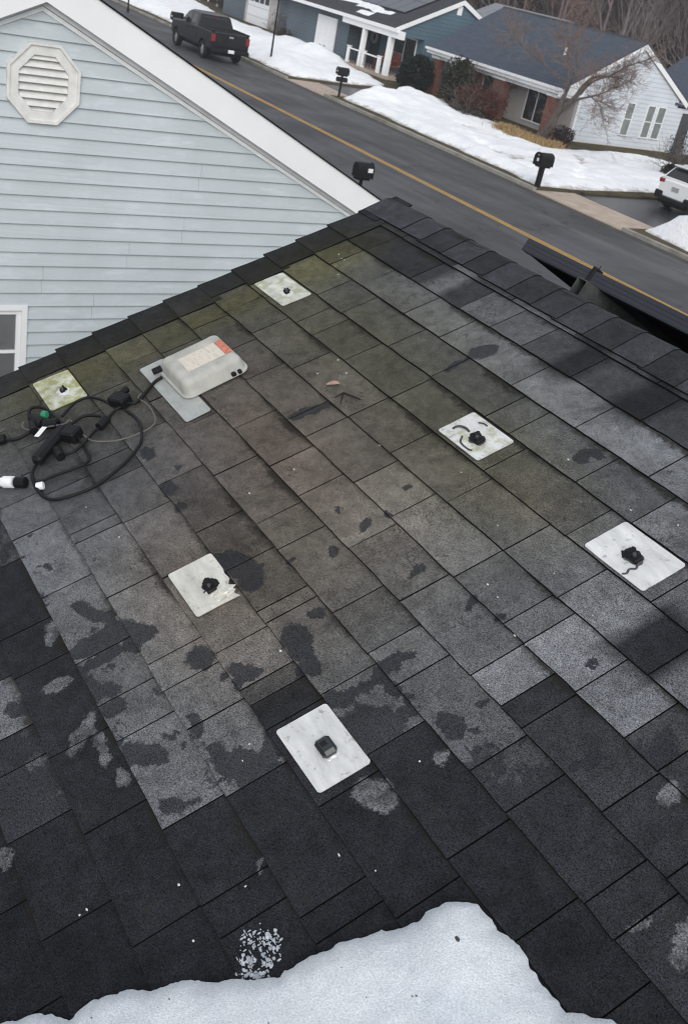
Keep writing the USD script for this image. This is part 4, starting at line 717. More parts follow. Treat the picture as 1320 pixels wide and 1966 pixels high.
# ------------------------------------------------------------------ ground, street, snow
M_LAWN = rough_mat('winter_lawn', (0.10, 0.085, 0.052), scale=1.5, col2=(0.05, 0.045, 0.032), rough=0.95, spec=0.05, bump=0.5, bscale=25)
M_ROADB = mat('asphalt', {'g': ('geometry', {}), 'mp': ('mapping', {'scale': (0.12, 1.3, 1)}), 'n': ('noise_texture', {'scale': 1.2, 'detail': 6, 'roughness': 0.62}), 'r': ('rgb_ramp', {'ramp': [(0.3, (0.046, 0.048, 0.054)), (0.5, (0.066, 0.068, 0.075)), (0.72, (0.10, 0.10, 0.104))]}),
    'n2': ('noise_texture', {'scale': 60, 'detail': 3}), 'mr': ('map_range', {'from_min': 0.3, 'from_max': 0.7, 'to_min': 0.85, 'to_max': 1.15}), 'mu': ('vector_math', {'math_type': 'scale'}),
    'vn': ('noise_texture', {'scale': 0.9, 'detail': 4}), 'vs': ('vector_math', {'math_type': 'multiply_add', 'vector2': (2.2, 2.2, 0)}), 'vo': ('voronoi_texture', {'feature': 'distance_to_edge', 'scale': 0.16}), 'vr': ('map_range', {'from_min': 0.0, 'from_max': 0.006, 'to_min': 0.62, 'to_max': 1, 'clamp': True}), 'mv': ('vector_math', {'math_type': 'scale'}), 'pn': ('noise_texture', {'scale': 0.22, 'detail': 3}), 'pr': ('map_range', {'from_min': 0.52, 'from_max': 0.56, 'to_min': 1.0, 'to_max': 0.84, 'clamp': True}), 'mp2': ('math', {'math_type': 'multiply'}),
    'n3': ('noise_texture', {'scale': 0.35, 'detail': 4}), 'rr': ('map_range', {'from_min': 0.35, 'from_max': 0.65, 'to_min': 0.5, 'to_max': 0.85, 'clamp': True}),
    'p': ('principled_bsdf', {'specular_ior_level': 0.25})},
    [('g.position', 'mp.vector'), ('mp.vector', 'n.vector'), ('n.fac', 'r.fac'), ('r.color', 'mu.vector1'), ('g.position', 'n2.vector'), ('n2.fac', 'mr.value'), ('mr.result', 'mu.scale'), ('g.position', 'vn.vector'), ('vn.color', 'vs.vector1'), ('g.position', 'vs.vector3'), ('vs.vector', 'vo.vector'), ('vo.distance', 'vr.value'), ('g.position', 'pn.vector'), ('pn.fac', 'pr.value'), ('vr.result', 'mp2.value1'), ('pr.result', 'mp2.value2'), ('mp2.value', 'mv.scale'), ('mu.vector', 'mv.vector1'), ('mv.vector', 'p.base_color'), ('g.position', 'n3.vector'), ('n3.fac', 'rr.value'), ('rr.result', 'p.roughness')])
M_WETASPH = rough_mat('wet_driveway', (0.03, 0.032, 0.037), scale=0.8, col2=(0.018, 0.019, 0.023), rough=0.28, spec=0.5)
M_CONC = rough_mat('old_concrete', (0.47, 0.385, 0.315), scale=2.2, col2=(0.32, 0.265, 0.225), rough=0.85, detail=6)
M_KERB = rough_mat('kerb_concrete', (0.36, 0.35, 0.32), scale=1.2, col2=(0.17, 0.16, 0.14), rough=0.85, detail=6)
M_YEL = rough_mat('yellow_road_paint', (0.50, 0.29, 0.06), scale=3, col2=(0.30, 0.20, 0.08), rough=0.7)
def struct(name, m, ma, smooth=False): return tag(part(name, m, ma, smooth=smooth), kind='structure')
# the far side rises slightly into a wooded hill
def hz(y): return np.where(np.asarray(y) > 62, (np.asarray(y) - 62) * 0.10, 0.0)
gx, gy = np.meshgrid(np.r_[-600, -300, -200, np.arange(-140, 61, 10), 120, 300, 600], np.r_[-500, -200, -60, -20, 0, 20, 40, 55, np.arange(60, 141, 5), 200, 300, 600], indexing='ij')
gz = -5.16 + np.minimum(hz(gy), 12) + np.where(gy > 60, (meshkit.noise(np.stack([gx / 18, gy / 18, 0 * gx], -1), 4) - 0.3) * 2.5, 0)
nx_, ny_ = gx.shape; idx = np.arange(nx_ * ny_).reshape(nx_, ny_)
q = np.stack([idx[:-1, :-1], idx[1:, :-1], idx[1:, 1:], idx[:-1, 1:]], -1).reshape(-1, 4)
M_LEAFLIT = rough_mat('leaf_litter', (0.11, 0.085, 0.07), scale=0.5, col2=(0.06, 0.048, 0.042), rough=0.95, detail=6)
struct('ground', (np.stack([gx, gy, gz], -1).reshape(-1, 3), q), M_LEAFLIT)
SA = -0.032
def SY(x, y): return 18.1 + SA * (x + 29) + y           # street frame: y across, from its centre line
def street_strip(x0, x1, a, b, z0, z1, n=24):
    xs = np.linspace(x0, x1, n); poly = [(x, SY(x, a)) for x in xs] + [(x, SY(x, b)) for x in xs[::-1]]
    return prism_z(poly, z0, z1)
HW = 4.7
struct('road', street_strip(-260, 120, -HW, HW, -5.1, -5.0), M_ROADB)
for a, b in ((0.02, 0.13), (-0.13, -0.02)): struct('road_marking', street_strip(-250, 110, a, b, -4.998, -4.996, 80), M_YEL)
def kerb(side):
    q0, q1 = (HW + 0.0, HW + 0.16) if side > 0 else (-HW - 0.16, -HW)
    return q0, q1
APR = [(-42.6, -38.6), (-23.1, -18.6)]                 # driveway mouths on the far side
segs, x = [], -200.0
for a, b in APR: segs.append((x, a)); x = b
segs.append((x, 90.0))
for a, b in segs:
    n = max(1, int((b - a) / 3.0)); xs = np.linspace(a, b, n + 1)
    ms = [street_strip(u + 0.006, w - 0.006, *kerb(1), -5.1, -4.88, 2) for u, w in zip(xs[:-1], xs[1:])]
    struct('kerb', cat_(ms), M_KERB)
struct('kerb', cat_([street_strip(u + 0.006, u + 2.994, *kerb(-1), -5.1, -4.88, 2) for u in np.arange(-150, 60, 3.0)]), M_KERB)
struct('lawn', street_strip(-200, 90, -HW - 9.0, -HW - 0.165, -5.12, -4.9), M_LAWN)
struct('gutter', street_strip(-200, 90, HW - 0.35, HW - 0.005, -4.999, -4.9955, 60), rough_mat('gutter_grit', (0.07, 0.066, 0.06), scale=2, col2=(0.045, 0.043, 0.042), rough=0.8))
for i, (a, b) in enumerate(segs): struct('lawn', street_strip(a, b, HW + 0.165, HW + 24, -5.12, -4.9), M_LAWN)
# driveways
struct('driveway_apron', cat_([prism_z([(u + .008, SY(u, HW)), (w - .008, SY(w, HW)), (w - .008, SY(w, HW + 2.0)), (u + .008, SY(u, HW + 2.0))], -5.05, -4.965) for u, w in zip(np.linspace(-23.1, -18.6, 4)[:-1], np.linspace(-23.1, -18.6, 4)[1:])]), M_CONC)
struct('driveway', prism_z([(-22.9, SY(-22.9, HW + 2.005)), (-18.6, SY(-18.6, HW + 2.005)), (-18.6, 42), (-23.2, 42)], -5.05, -4.955), M_WETASPH)
struct('driveway_apron', cat_([prism_z([(u + .008, SY(u, HW)), (w - .008, SY(w, HW)), (w - .008, SY(w, HW + 1.9)), (u + .008, SY(u, HW + 1.9))], -5.05, -4.965) for u, w in zip(np.linspace(-42.6, -38.6, 4)[:-1], np.linspace(-42.6, -38.6, 4)[1:])]), M_CONC)
struct('driveway', prism_z([(-42.4, SY(-42.4, HW + 1.905)), (-38.6, SY(-38.6, HW + 1.905)), (-40.4, 33), (-43.4, 33)], -5.05, -4.955), M_WETASPH)

stp = np.random.default_rng(9)
STEPS = [(-24.6 - 0.35 * k + stp.normal(0, 0.12), 26.2 + 0.33 * k + stp.normal(0, 0.12)) for k in range(16)] + [(-24.2 - 0.5 * k + stp.normal(0, 0.2), 24.6 + 0.1 * k + stp.normal(0, 0.15)) for k in range(14)]
def snow_field(ring, humps, seed, base=-4.93, thick=0.14, step=0.33, wob=0.5):
    P = jag_big(Polygon(ring), wob, seed)
    def hf(p, d):
        h = thick * (1 - np.exp(-d / 0.3)) + 0.30 * np.clip(d, 0, 1) * (meshkit.fbm(np.c_[p * 0.5, np.full(len(p), seed)], 4, seed) - 0.4)
        for (x, y, rx, ry, a) in humps: h = h + a * np.exp(-((p[:, 0] - x) / rx) ** 2 - ((p[:, 1] - y) / ry) ** 2) * np.clip(d / 0.5, 0, 1) * (0.75 + 0.5 * meshkit.fbm(np.c_[p * 1.1, np.full(len(p), 3.0)], 3, seed))
        for (x, y) in (STEPS if seed == 3 else []): h = h - 0.13 * np.exp(-(((p[:, 0] - x) ** 2 + (p[:, 1] - y) ** 2) / 0.2 ** 2))
        return h + 0.12 * np.clip(d / 0.2, 0, 1) * (meshkit.fbm(np.c_[p * 2.2, np.full(len(p), 7.0)], 3, seed + 1) - 0.5)
    V, F = snow_mesh(P, step, hf, step * 0.7, base)
    return trimesh.Trimesh(V, F, process=False)
def jag_big(P, amp, seed):
    P = shapely.segmentize(P, 0.4); q = np.array(P.exterior.coords)[:-1]
    n = meshkit.fbm(np.c_[q * 0.7, np.zeros(len(q))], 4, seed) - 0.5; n2 = meshkit.fbm(np.c_[q * 0.7, np.ones(len(q)) * 9], 4, seed + 7) - 0.5
    P = Polygon(q + amp * np.c_[n, n2]).buffer(0)
    return P if P.geom_type == 'Polygon' else max(P.geoms, key=lambda a: a.area)
S1 = [(-38.2, 23.75), (-32, 23.6), (-28, 23.35), (-23.4, 23.15), (-23.2, 24.8), (-23.6, 28.5), (-24.6, 33.0), (-25, 37.4), (-29, 38.0), (-31.9, 37.6), (-31.6, 32.6), (-31.0, 30.2), (-33.2, 29.9), (-34.2, 31.9), (-36.2, 31.6), (-38.6, 31.0), (-41.2, 32.2), (-43.4, 32.2), (-41.6, 29.4), (-39.6, 26.6), (-38.9, 24.6)]
struct('snow_covered_lawn', snow_field(S1, [(-38.6, 26.0, 1.2, 1.4, 0.55), (-40.2, 28.6, 1.5, 1.4, 0.5), (-37.2, 28.3, 1.6, 1.3, 0.3), (-33, 24.3, 4, 0.6, 0.18), (-27, 24.0, 3, 0.6, 0.15)], 3, step=0.16), M_SNOW, True)
S2 = [(-42.9, 23.75), (-46, 23.9), (-52, 24.2), (-60, 24.4), (-75, 25.0), (-95, 25.7), (-95, 36), (-80, 35), (-71, 33.0), (-64, 33.2), (-60, 33.0), (-56.5, 33.4), (-54.5, 32.4), (-52.5, 32.3), (-49.8, 31.6), (-47.5, 31.3), (-44.8, 30.6), (-43.5, 29.6), (-43.0, 26.5)]
struct('snow_covered_lawn', snow_field(S2, [(-48, 26.5, 2.2, 1.6, 0.45), (-52.3, 30.4, 2.2, 1.4, 0.6), (-56, 30.5, 2.0, 1.5, 0.45), (-60.5, 28.0, 1.6, 1.5, 0.5), (-46, 25.0, 2.5, 0.8, 0.25), (-67, 26, 3, 1.2, 0.4)], 5, step=0.45), M_SNOW, True)
S3 = [(-18.5, 23.2), (-15, 22.8), (-8, 22.5), (0, 22.4), (0, 32), (-12, 32), (-17.6, 30), (-18.4, 26)]
struct('snow_covered_lawn', snow_field(S3, [(-16.9, 24.2, 1.5, 1.3, 0.75), (-13, 24.5, 2.5, 1.5, 0.6)], 8), M_SNOW, True)

# ------------------------------------------------------------------ houses across the street
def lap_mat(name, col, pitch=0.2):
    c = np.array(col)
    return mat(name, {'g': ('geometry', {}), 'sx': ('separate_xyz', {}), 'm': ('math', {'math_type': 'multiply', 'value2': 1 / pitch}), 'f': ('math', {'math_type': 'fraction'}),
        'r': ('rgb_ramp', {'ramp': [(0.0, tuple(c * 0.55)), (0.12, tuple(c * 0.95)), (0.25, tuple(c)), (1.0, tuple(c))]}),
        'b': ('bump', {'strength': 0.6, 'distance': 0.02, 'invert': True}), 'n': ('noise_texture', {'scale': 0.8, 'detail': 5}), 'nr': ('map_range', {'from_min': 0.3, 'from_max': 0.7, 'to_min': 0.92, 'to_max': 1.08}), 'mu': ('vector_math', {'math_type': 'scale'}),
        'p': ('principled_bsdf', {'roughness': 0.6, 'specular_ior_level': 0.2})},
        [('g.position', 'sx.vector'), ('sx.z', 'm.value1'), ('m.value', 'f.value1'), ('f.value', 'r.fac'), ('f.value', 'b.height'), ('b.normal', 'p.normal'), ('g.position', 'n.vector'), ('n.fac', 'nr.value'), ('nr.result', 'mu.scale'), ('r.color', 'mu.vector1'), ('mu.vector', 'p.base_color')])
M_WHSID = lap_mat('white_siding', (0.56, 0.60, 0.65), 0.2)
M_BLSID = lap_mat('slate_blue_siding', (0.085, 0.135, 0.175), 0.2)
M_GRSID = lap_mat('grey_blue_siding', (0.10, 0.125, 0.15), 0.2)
M_BRICK = mat('red_brick', {'g': ('geometry', {}), 'sx': ('separate_xyz', {}), 'ad': ('math', {'math_type': 'add'}), 'cb': ('combine_xyz', {}), 'b': ('brick_texture', {'color1': (0.20, 0.065, 0.05), 'color2': (0.13, 0.045, 0.038), 'mortar': (0.2, 0.17, 0.15), 'scale': 1.0, 'brick_width': 0.22, 'row_height': 0.075, 'mortar_size': 0.006, 'bias': 0.0}),
    'p': ('principled_bsdf', {'roughness': 0.85, 'specular_ior_level': 0.2})}, [('g.position', 'sx.vector'), ('sx.x', 'ad.value1'), ('sx.y', 'ad.value2'), ('ad.value', 'cb.x'), ('sx.z', 'cb.y'), ('cb.vector', 'b.vector'), ('b.color', 'p.base_color')])
M_RF1 = mat('blue_grey_shingle_roof', {'g': ('geometry', {}), 'mp': ('mapping', {'scale': (1.2, 6, 6)}), 'n': ('noise_texture', {'scale': 1.6, 'detail': 5, 'roughness': 0.7}), 'r': ('rgb_ramp', {'ramp': [(0.3, (0.045, 0.058, 0.080)), (0.7, (0.080, 0.098, 0.130))]}), 'p': ('principled_bsdf', {'roughness': 0.9, 'specular_ior_level': 0.15})},
    [('g.position', 'mp.vector'), ('mp.vector', 'n.vector'), ('n.fac', 'r.fac'), ('r.color', 'p.base_color')])
M_RF2 = rough_mat('dark_grey_shingle_roof', (0.05, 0.054, 0.06), scale=3, rough=0.9, spec=0.1)
M_BEIGE = rough_mat('beige_stucco', (0.42, 0.40, 0.39), var=0.1, scale=1.2, rough=0.8)
M_WGLASS = pane_mat('far_window_glass', (0.95, 0.96, 0.97), 1.45)
def win_x(parent, x, y0, y1, z0, z1, rails=True, f=0.05, name='window'):      # window in a wall that faces +x
    w = part(name, cat_([bx(x, x + 0.05, y0 - f, y1 + f, z1, z1 + f), bx(x, x + 0.06, y0 - f - 0.02, y1 + f + 0.02, z0 - f, z0), bx(x, x + 0.05, y0 - f, y0, z0 + .001, z1 - .001), bx(x, x + 0.05, y1, y1 + f, z0 + .001, z1 - .001)] + ([bx(x, x + 0.04, y0 + .001, y1 - .001, (z0 + z1) / 2 - 0.02, (z0 + z1) / 2 + 0.02)] if rails else [])), M_TRIM, parent)
    part('pane', quad_x(x + 0.034, y0, y1, z0, z1), M_WGLASS, w); part('blind', quad_x(x + 0.008, y0, y1, z0, z1), M_BLIND2, w); return w
def win_y(parent, y, x0, x1, z0, z1, mull=(), f=0.06, back=None, name='window', frame=None):   # faces -y
    w = part(name, cat_([bx(x0 - f, x1 + f, y - 0.05, y, z1, z1 + f), bx(x0 - f, x1 + f, y - 0.06, y, z0 - f, z0), bx(x0 - f, x0, y - 0.05, y, z0 + .001, z1 - .001), bx(x1, x1 + f, y - 0.05, y, z0 + .001, z1 - .001)] + [bx(m - 0.03, m + 0.03, y - 0.04, y, z0 + .001, z1 - .001) for m in mull]), frame or M_TRIM, parent)
    part('pane', quad_y(y - 0.034, x0, x1, z0, z1), M_WGLASS, w); part('blind', quad_y(y - 0.008, x0, x1, z0, z1), back or M_BLIND2, w); return w
M_BLIND2 = rough_mat('far_blind', (0.34, 0.375, 0.37), var=0.2, scale=4, rough=0.8)

# white gabled house with brick porch pillars
wh = thing('white_house', 'white sided house with a slate blue roof and brick porch pillars, bare tree in front', 'house')
Y0, Y1, YR_, ZR, ZE = 33.45, 40.45, 36.95, -0.22, -2.86
X0, X1 = -44.2, -33.5
part('wall', prism_x([(33.75, -5.3), (Y1, -5.3), (Y1, ZR - 0.553 * 3.5 - 0.12), (YR_, ZR - 0.12), (33.75, ZR - 0.553 * 3.2 - 0.12)], X0 + 0.4, X1), M_WHSID, wh)
sl = 0.553
ye = 32.42
zf = lambda y: ZR - abs(y - YR_) * sl
part('roof', cat_([prism_x([(ye, zf(ye)), (YR_, ZR), (YR_, ZR + 0.09), (ye, zf(ye) + 0.09)], X0 - 0.15, X1 + 0.12), prism_x([(YR_, ZR), (41.0, zf(41.0)), (41.0, zf(41.0) + 0.09), (YR_, ZR + 0.09)], X0 - 0.15, X1 + 0.12)]), M_RF1, wh)
part('ridge_cap', prism_x([(YR_ - 0.12, ZR + 0.03), (YR_ + 0.12, ZR + 0.03), (YR_, ZR + 0.125)], X0 - 0.16, X1 + 0.125), M_RF2, wh)
for s in (0, 1):
    q = [(YR_, ZR - 0.01), (YR_, ZR - 0.25), (41.02, zf(41.02) - 0.25), (41.02, zf(41.02) - 0.01)] if s else [(YR_, ZR - 0.01), (ye, zf(ye) - 0.01), (ye, zf(ye) - 0.25), (YR_, ZR - 0.25)]
    part('rake_board', prism_x(q, X1 + 0.08, X1 + 0.115), M_TRIM, wh)
part('gutter', cat_([bx(X0 - 0.16, X1 + 0.13, ye - 0.11, ye - 0.001, zf(ye) - 0.06, zf(ye) + 0.06)]), M_TRIM, wh)
part('fascia', bx(X0 - 0.1, X1 + 0.07, ye + 0.0, ye + 0.03, zf(ye) - 0.22, zf(ye) - 0.062), M_TRIM2, wh)
part('porch_soffit', bx(X0 - 0.1, X1 + 0.07, ye + 0.031, 33.9, zf(ye) - 0.22, zf(ye) - 0.19), M_TRIM2, wh)
part('porch_beam', bx(X0, X1 - 0.1, 32.72, 32.98, -3.13, zf(ye) - 0.222), M_TRIM, wh)
part('corner_return', prism_x([(ye - 0.1, zf(ye) - 0.3), (33.9, zf(ye) - 0.3), (33.9, zf(33.9) - .05), (ye, zf(ye) - .02)], X1 + 0.005, X1 + 0.07), M_TRIM, wh)
for a, b in ((-43.92, -43.36), (-38.6, -37.75), (-34.5, -33.85)):
    pl = part('brick_pillar', bx(a, b, 32.66, 33.05, -5.3, -3.14), M_BRICK, wh)
    part('capital', bx(a - 0.06, b + 0.06, 32.6, 33.11, -3.139, -3.0), M_TRIM, pl)
part('porch_floor', bx(X0, X1 - 0.05, 32.6, 33.74, -5.3, -4.93), M_CONC, wh)
fy = 33.748
dp = part('door', bx(-44.15 + .4, -43.05, fy - 0.05, fy, -4.92, -3.05), M_WHITEP, wh); part('handle', cbx(-43.2, -43.12, fy - 0.1, fy - 0.051, -4.05, -3.95, 0.01), M_DARK, dp)
part('brick_panel', bx(-42.9, -40.75, fy - 0.08, fy, -4.92, -3.0), M_BRICK, wh)
win_y(wh, fy, -40.62, -39.65, -4.5, -3.15, back=rough_mat('grey_green_blind', (0.2, 0.215, 0.2), rough=0.8))
part('brick_panel', bx(-39.5, -38.5, fy - 0.08, fy, -4.92, -3.0), M_BRICK, wh)
part('stucco_panel', bx(-38.49, -33.62, fy - 0.03, fy, -4.92, -3.0), M_BEIGE, wh)
win_y(wh, fy - 0.031, -37.0, -35.5, -4.6, -3.2, mull=(-36.25,), back=M_ROOM)
for yw in ((36.95, 37.44), (38.42, 38.9), (39.16, 39.66)): win_x(wh, X1, *yw, -4.3, -2.85)
part('corner_board', bx(X1 + 0.001, X1 + 0.03, 33.76, 33.88, -5.0, -2.95), M_TRIM, wh)
part('foundation', bx(X1 + 0.0, X1 + 0.02, 33.89, Y1, -5.3, -4.86), M_CONC, wh)
sun_ = part('side_porch', bx(-36.5, X1 - 0.01, Y1 + 0.001, 43.4, -5.3, -2.75), M_WHSID, wh)
part('door_opening', bx(X1 - 0.009, X1 + 0.02, 41.0, 41.75, -4.9, -2.95), M_ROOM, sun_)
part('porch_roof', prism_x([(40.2, -2.62), (44.0, -3.0), (44.0, -2.9), (40.2, -2.5)], -36.8, X1 + 0.05), M_RF1, sun_)
part('roof_vent_pipe', tube([(-36.2, 34.6, zf(34.6)), (-36.2, 34.6, zf(34.6) + 0.4)], 0.06, 8), M_TRIM, wh)

# slate blue house with white porch and solar array
bh = thing('blue_house', 'slate blue sided house with solar array and white porch railing', 'house')
Y0, Y1, YR_, ZR = 31.95, 40.4, 36.17, -0.30
slb = 2.0 / 4.31; zb_ = lambda y: ZR - abs(y - YR_) * slb
XB0, XB1 = -60.2, -47.0
part('wall', prism_x([(34.1, -5.5), (Y1, -5.5), (Y1, zb_(Y1) - 0.1), (YR_, ZR - 0.1), (34.1, zb_(34.1) - 0.1)], XB0, XB1 - 0.005), M_BLSID, bh)
part('front_wing', prism_x([(32.5, -5.5), (34.099, -5.5), (34.099, zb_(34.1) - 0.1), (32.5, zb_(32.5) - 0.1)], XB0, -52.6), M_GRSID, bh)
part('gable_cheek', prism_x([(32.1, zb_(32.1) - 0.42), (34.099, zb_(32.1) - 0.42), (34.099, zb_(34.1) - 0.1), (32.1, zb_(32.1) - 0.1)], XB1 - 0.25, XB1 - 0.005), M_BLSID, bh)
ye = 31.86
part('roof', cat_([prism_x([(ye, zb_(ye)), (YR_, ZR), (YR_, ZR + 0.08), (ye, zb_(ye) + 0.08)], XB0 - 0.3, XB1 + 0.12), prism_x([(YR_, ZR), (40.7, zb_(40.7)), (40.7, zb_(40.7) + 0.08), (YR_, ZR + 0.08)], XB0 - 0.3, XB1 + 0.12)]), M_RF2, bh)
for s in (0, 1):
    q = [(YR_, ZR + 0.05), (YR_, ZR - 0.2), (40.72, zb_(40.72) - 0.2), (40.72, zb_(40.72) + 0.05)] if s else [(YR_, ZR + 0.05), (ye, zb_(ye) + 0.05), (ye, zb_(ye) - 0.2), (YR_, ZR - 0.2)]
    part('rake_board', prism_x(q, XB1 + 0.121, XB1 + 0.15), M_TRIM, bh)
part('gutter', bx(XB0 - 0.3, XB1 + 0.6, ye - 0.13, ye - 0.001, zb_(ye) - 0.12, zb_(ye) + 0.06), M_TRIM, bh)
part('porch_beam', bx(-52.4, XB1 + 0.9, ye + 0.001, ye + 0.25, zb_(ye) - 0.42, zb_(ye) - 0.02), M_TRIM, bh)
part('porch_floor', bx(-52.6, XB1, 31.9, 34.09, -5.5, -4.72), M_CONC, bh)
for x, w in ((-47.25, 0.14), (-50.0, 0.12)): part('porch_post', bx(x - w, x + w, 31.9, 31.9 + 2 * w, -4.719, zb_(ye) - 0.421), M_TRIM, bh)
rl2 = part('porch_railing', cat_([bx(-51.3, -47.8, 31.93, 32.0, -3.98, -3.91)]), M_TRIM, bh)
for x in (-51.3, -49.62, -47.95): part('rail_post', cat_([bx(x - 0.09, x + 0.09, 31.88, 32.06, -4.719, -3.86), bx(x - 0.12, x + 0.12, 31.85, 32.09, -3.859, -3.82)]), M_TRIM, rl2)
for k in range(11): part('baluster', bx(-51.1 + k * 0.32, -51.07 + k * 0.32, 31.95, 31.98, -4.6, -3.981), M_DARK, rl2)
win_y(bh, 34.098, -49.9, -47.7, -4.3, -2.75, mull=(-48.8,), back=M_ROOM)
part('porch_door', bx(-52.4, -51.4, 34.04, 34.098, -4.718, -2.75), rough_mat('dark_teal_door', (0.02, 0.04, 0.05)), bh)
part('wreath', (lambda m: (m.apply_transform(trimesh.transformations.rotation_matrix(PI / 2, [1, 0, 0])), m.apply_translation([-51.9, 33.98, -3.2]), m)[2])(trimesh.creation.torus(0.28, 0.08, 14, 8)), rough_mat('grey_wreath', (0.2, 0.22, 0.22), scale=12), bh)
part('corner_board', bx(-52.62, -52.45, 32.44, 32.499, -5, zb_(ye) - 0.3), M_BLSID, bh)
dp = part('white_door', bx(-56.2, -53.9, 32.42, 32.498, -5.0, -2.75), M_TRIM, bh)
for k in range(3): part('door_panel', cat_([bx(-56.0 + k * 0.72, -55.4 + k * 0.72, 32.40, 32.419, -4.9, -4.0), bx(-56.0 + k * 0.72, -55.4 + k * 0.72, 32.40, 32.419, -3.85, -2.95)]), M_WHITEP, dp)
part('gable_vent', bx(XB1 - 0.004, XB1 + 0.03, 35.9, 36.22, -1.05, -0.6), M_TRIM, bh)
fur = thing('porch_chair', 'red-brown chairs standing behind the white porch railing of the blue house', 'chair')
M_REDW = rough_mat('red_brown_wood', (0.17, 0.045, 0.03), var=0.25, scale=6)
for i, x in enumerate((-49.3, -48.3)):
    part('seat', cbx(x - 0.35, x + 0.35, 32.7, 33.3, -4.35, -4.25, 0.02), M_REDW, fur); part('backrest', cat_([cbx(x - 0.35 + k * 0.18, x - 0.21 + k * 0.18, 33.3, 33.36, -4.3, -3.6, 0.01) for k in range(4)]), M_REDW, fur)
    for dx in (-0.3, 0.3): part('leg', cat_([bx(x + dx - 0.04, x + dx + 0.04, 32.72, 32.8, -4.719, -4.351), bx(x + dx - 0.05, x + dx + 0.05, 32.7, 33.3, -4.0, -3.95), bx(x + dx - 0.03, x + dx + 0.03, 32.72, 32.78, -4.25, -4.0)]), M_REDW, fur)
def on_blue(x0, x1, y0, y1, n0, n1):
    return prism_x([(y0, zb_(y0) + n0), (y1, zb_(y1) + n0), (y1, zb_(y1) + n1), (y0, zb_(y0) + n1)], x0, x1)
M_ARR = mat('far_solar_glass', {'p': ('principled_bsdf', {'base_color': (0.035, 0.042, 0.06), 'roughness': 0.25, 'specular_ior_level': 0.5})})
arr = thing('solar_array', 'large dark solar array on the roof of the slate blue house', 'solar array', group=None)
for i in range(11):
    for j in range(2):
        x1_ = -48.3 - i * 1.03; y0_ = 33.3 + j * 1.38
        p_ = part('module', on_blue(x1_ - 1.015, x1_, y0_, y0_ + 1.36, 0.13, 0.175), M_FRAME, arr); part('glass', on_blue(x1_ - 0.995, x1_ - 0.02, y0_ + 0.02, y0_ + 1.34, 0.1751, 0.178), M_ARR, p_)
rsn = thing('roof_snow', 'strip of leftover snow below the solar array on the blue house roof', 'snow patch')
for (a, b, c, d, s) in ((-56.2, -52.6, 32.95, 33.35, 1), (-52.8, -50.2, 32.7, 33.28, 2), (-51.6, -50.3, 32.25, 32.6, 3), (-50.4, -48.9, 32.85, 33.2, 4)):
    Pp = jag_big(Polygon([(a, c), (b, c), (b, d), (a, d)]), 0.5, s + 20)
    V, F = snow_mesh(Pp, 0.15, lambda p, d_: 0.1 * (1 - np.exp(-d_ / 0.1)), 0.1, 0)
    V[:, 2] += zb_(V[:, 1]) + 0.085
    part('patch', trimesh.Trimesh(V, F, process=False), M_SNOW, rsn, smooth=True)

# garage house at the far left
gh = thing('garage_house', 'house with a white garage door with windows, left of the slate blue house', 'house')
part('wall', cat_([bx(-73.5, -61.2, 34.2, 42, -5.7, -2.4)]), M_GRSID, gh)
part('roof', cat_([prism_x([(33.6, -2.5), (38, -0.9), (38, -0.8), (33.6, -2.4)], -73.9, -60.8), prism_x([(38, -0.9), (42.4, -2.5), (42.4, -2.4), (38, -0.8)], -73.9, -60.8)]), M_RF2, gh)
part('gutter', bx(-73.9, -60.8, 33.48, 33.599, -2.6, -2.42), M_TRIM, gh)
gd = part('garage_door', bx(-69.3, -65.9, 34.13, 34.199, -5.5, -2.9), M_WHITEP, gh)
for k in range(4): part('garage_window', bx(-69.05 + k * 0.8, -68.45 + k * 0.8, 34.11, 34.129, -3.45, -3.05), M_ROOM, gd)
for k in range(3): part('door_rib', bx(-69.3, -65.9, 34.12, 34.1295, -5.0 + k * 0.62, -4.97 + k * 0.62), M_BLIND2, gd)
part('trim', cat_([bx(-69.6, -69.301, 34.1, 34.199, -5.6, -2.75), bx(-65.899, -64.6, 34.1, 34.199, -5.6, -2.75), bx(-69.3, -65.9, 34.1, 34.199, -2.899, -2.75)]), M_BEIGE, gh)
# houses farther back, only bits of roof and wall show
rb = thing('rear_house', 'house behind the white house, its slate roof showing past the right rake', 'house')
part('wall', bx(-46.5, -38.0, 52.0, 58, -5.3, -3.0), M_WHSID, rb)
part('roof', cat_([prism_x([(50.6, -3.3), (54.8, -0.55), (54.8, -0.45), (50.6, -3.2)], -46.0, -39.2), prism_x([(54.8, -0.55), (59, -3.3), (59, -3.2), (54.8, -0.45)], -46.0, -39.2)]), M_RF1, rb)
rc = thing('rear_house', 'pale sided house with a white gable at the right picture edge, behind the slate roof', 'house')
part('wall', prism_y([(-42.5, -5.3), (-33.5, -5.3), (-33.5, -2.4), (-40.0, 0.15), (-42.5, -0.5)], 60.0, 66), M_WHSID, rc)
part('roof', cat_([prism_y([(-40.0, 0.16), (-33.2, -2.5), (-33.2, -2.38), (-40.0, 0.3)], 59.7, 66.3)]), M_RF1, rc)
part('rake_board', prism_y([(-40.0, 0.15), (-33.2, -2.52), (-33.2, -2.75), (-40.0, -0.1)], 59.66, 59.699), M_TRIM, rc)
rd = thing('rear_house', 'grey roofed house seen between the blue house gable and the white house ridge', 'house')
part('wall', bx(-64.5, -56.4, 50, 56, -5.3, -2.2), M_WHSID, rd)
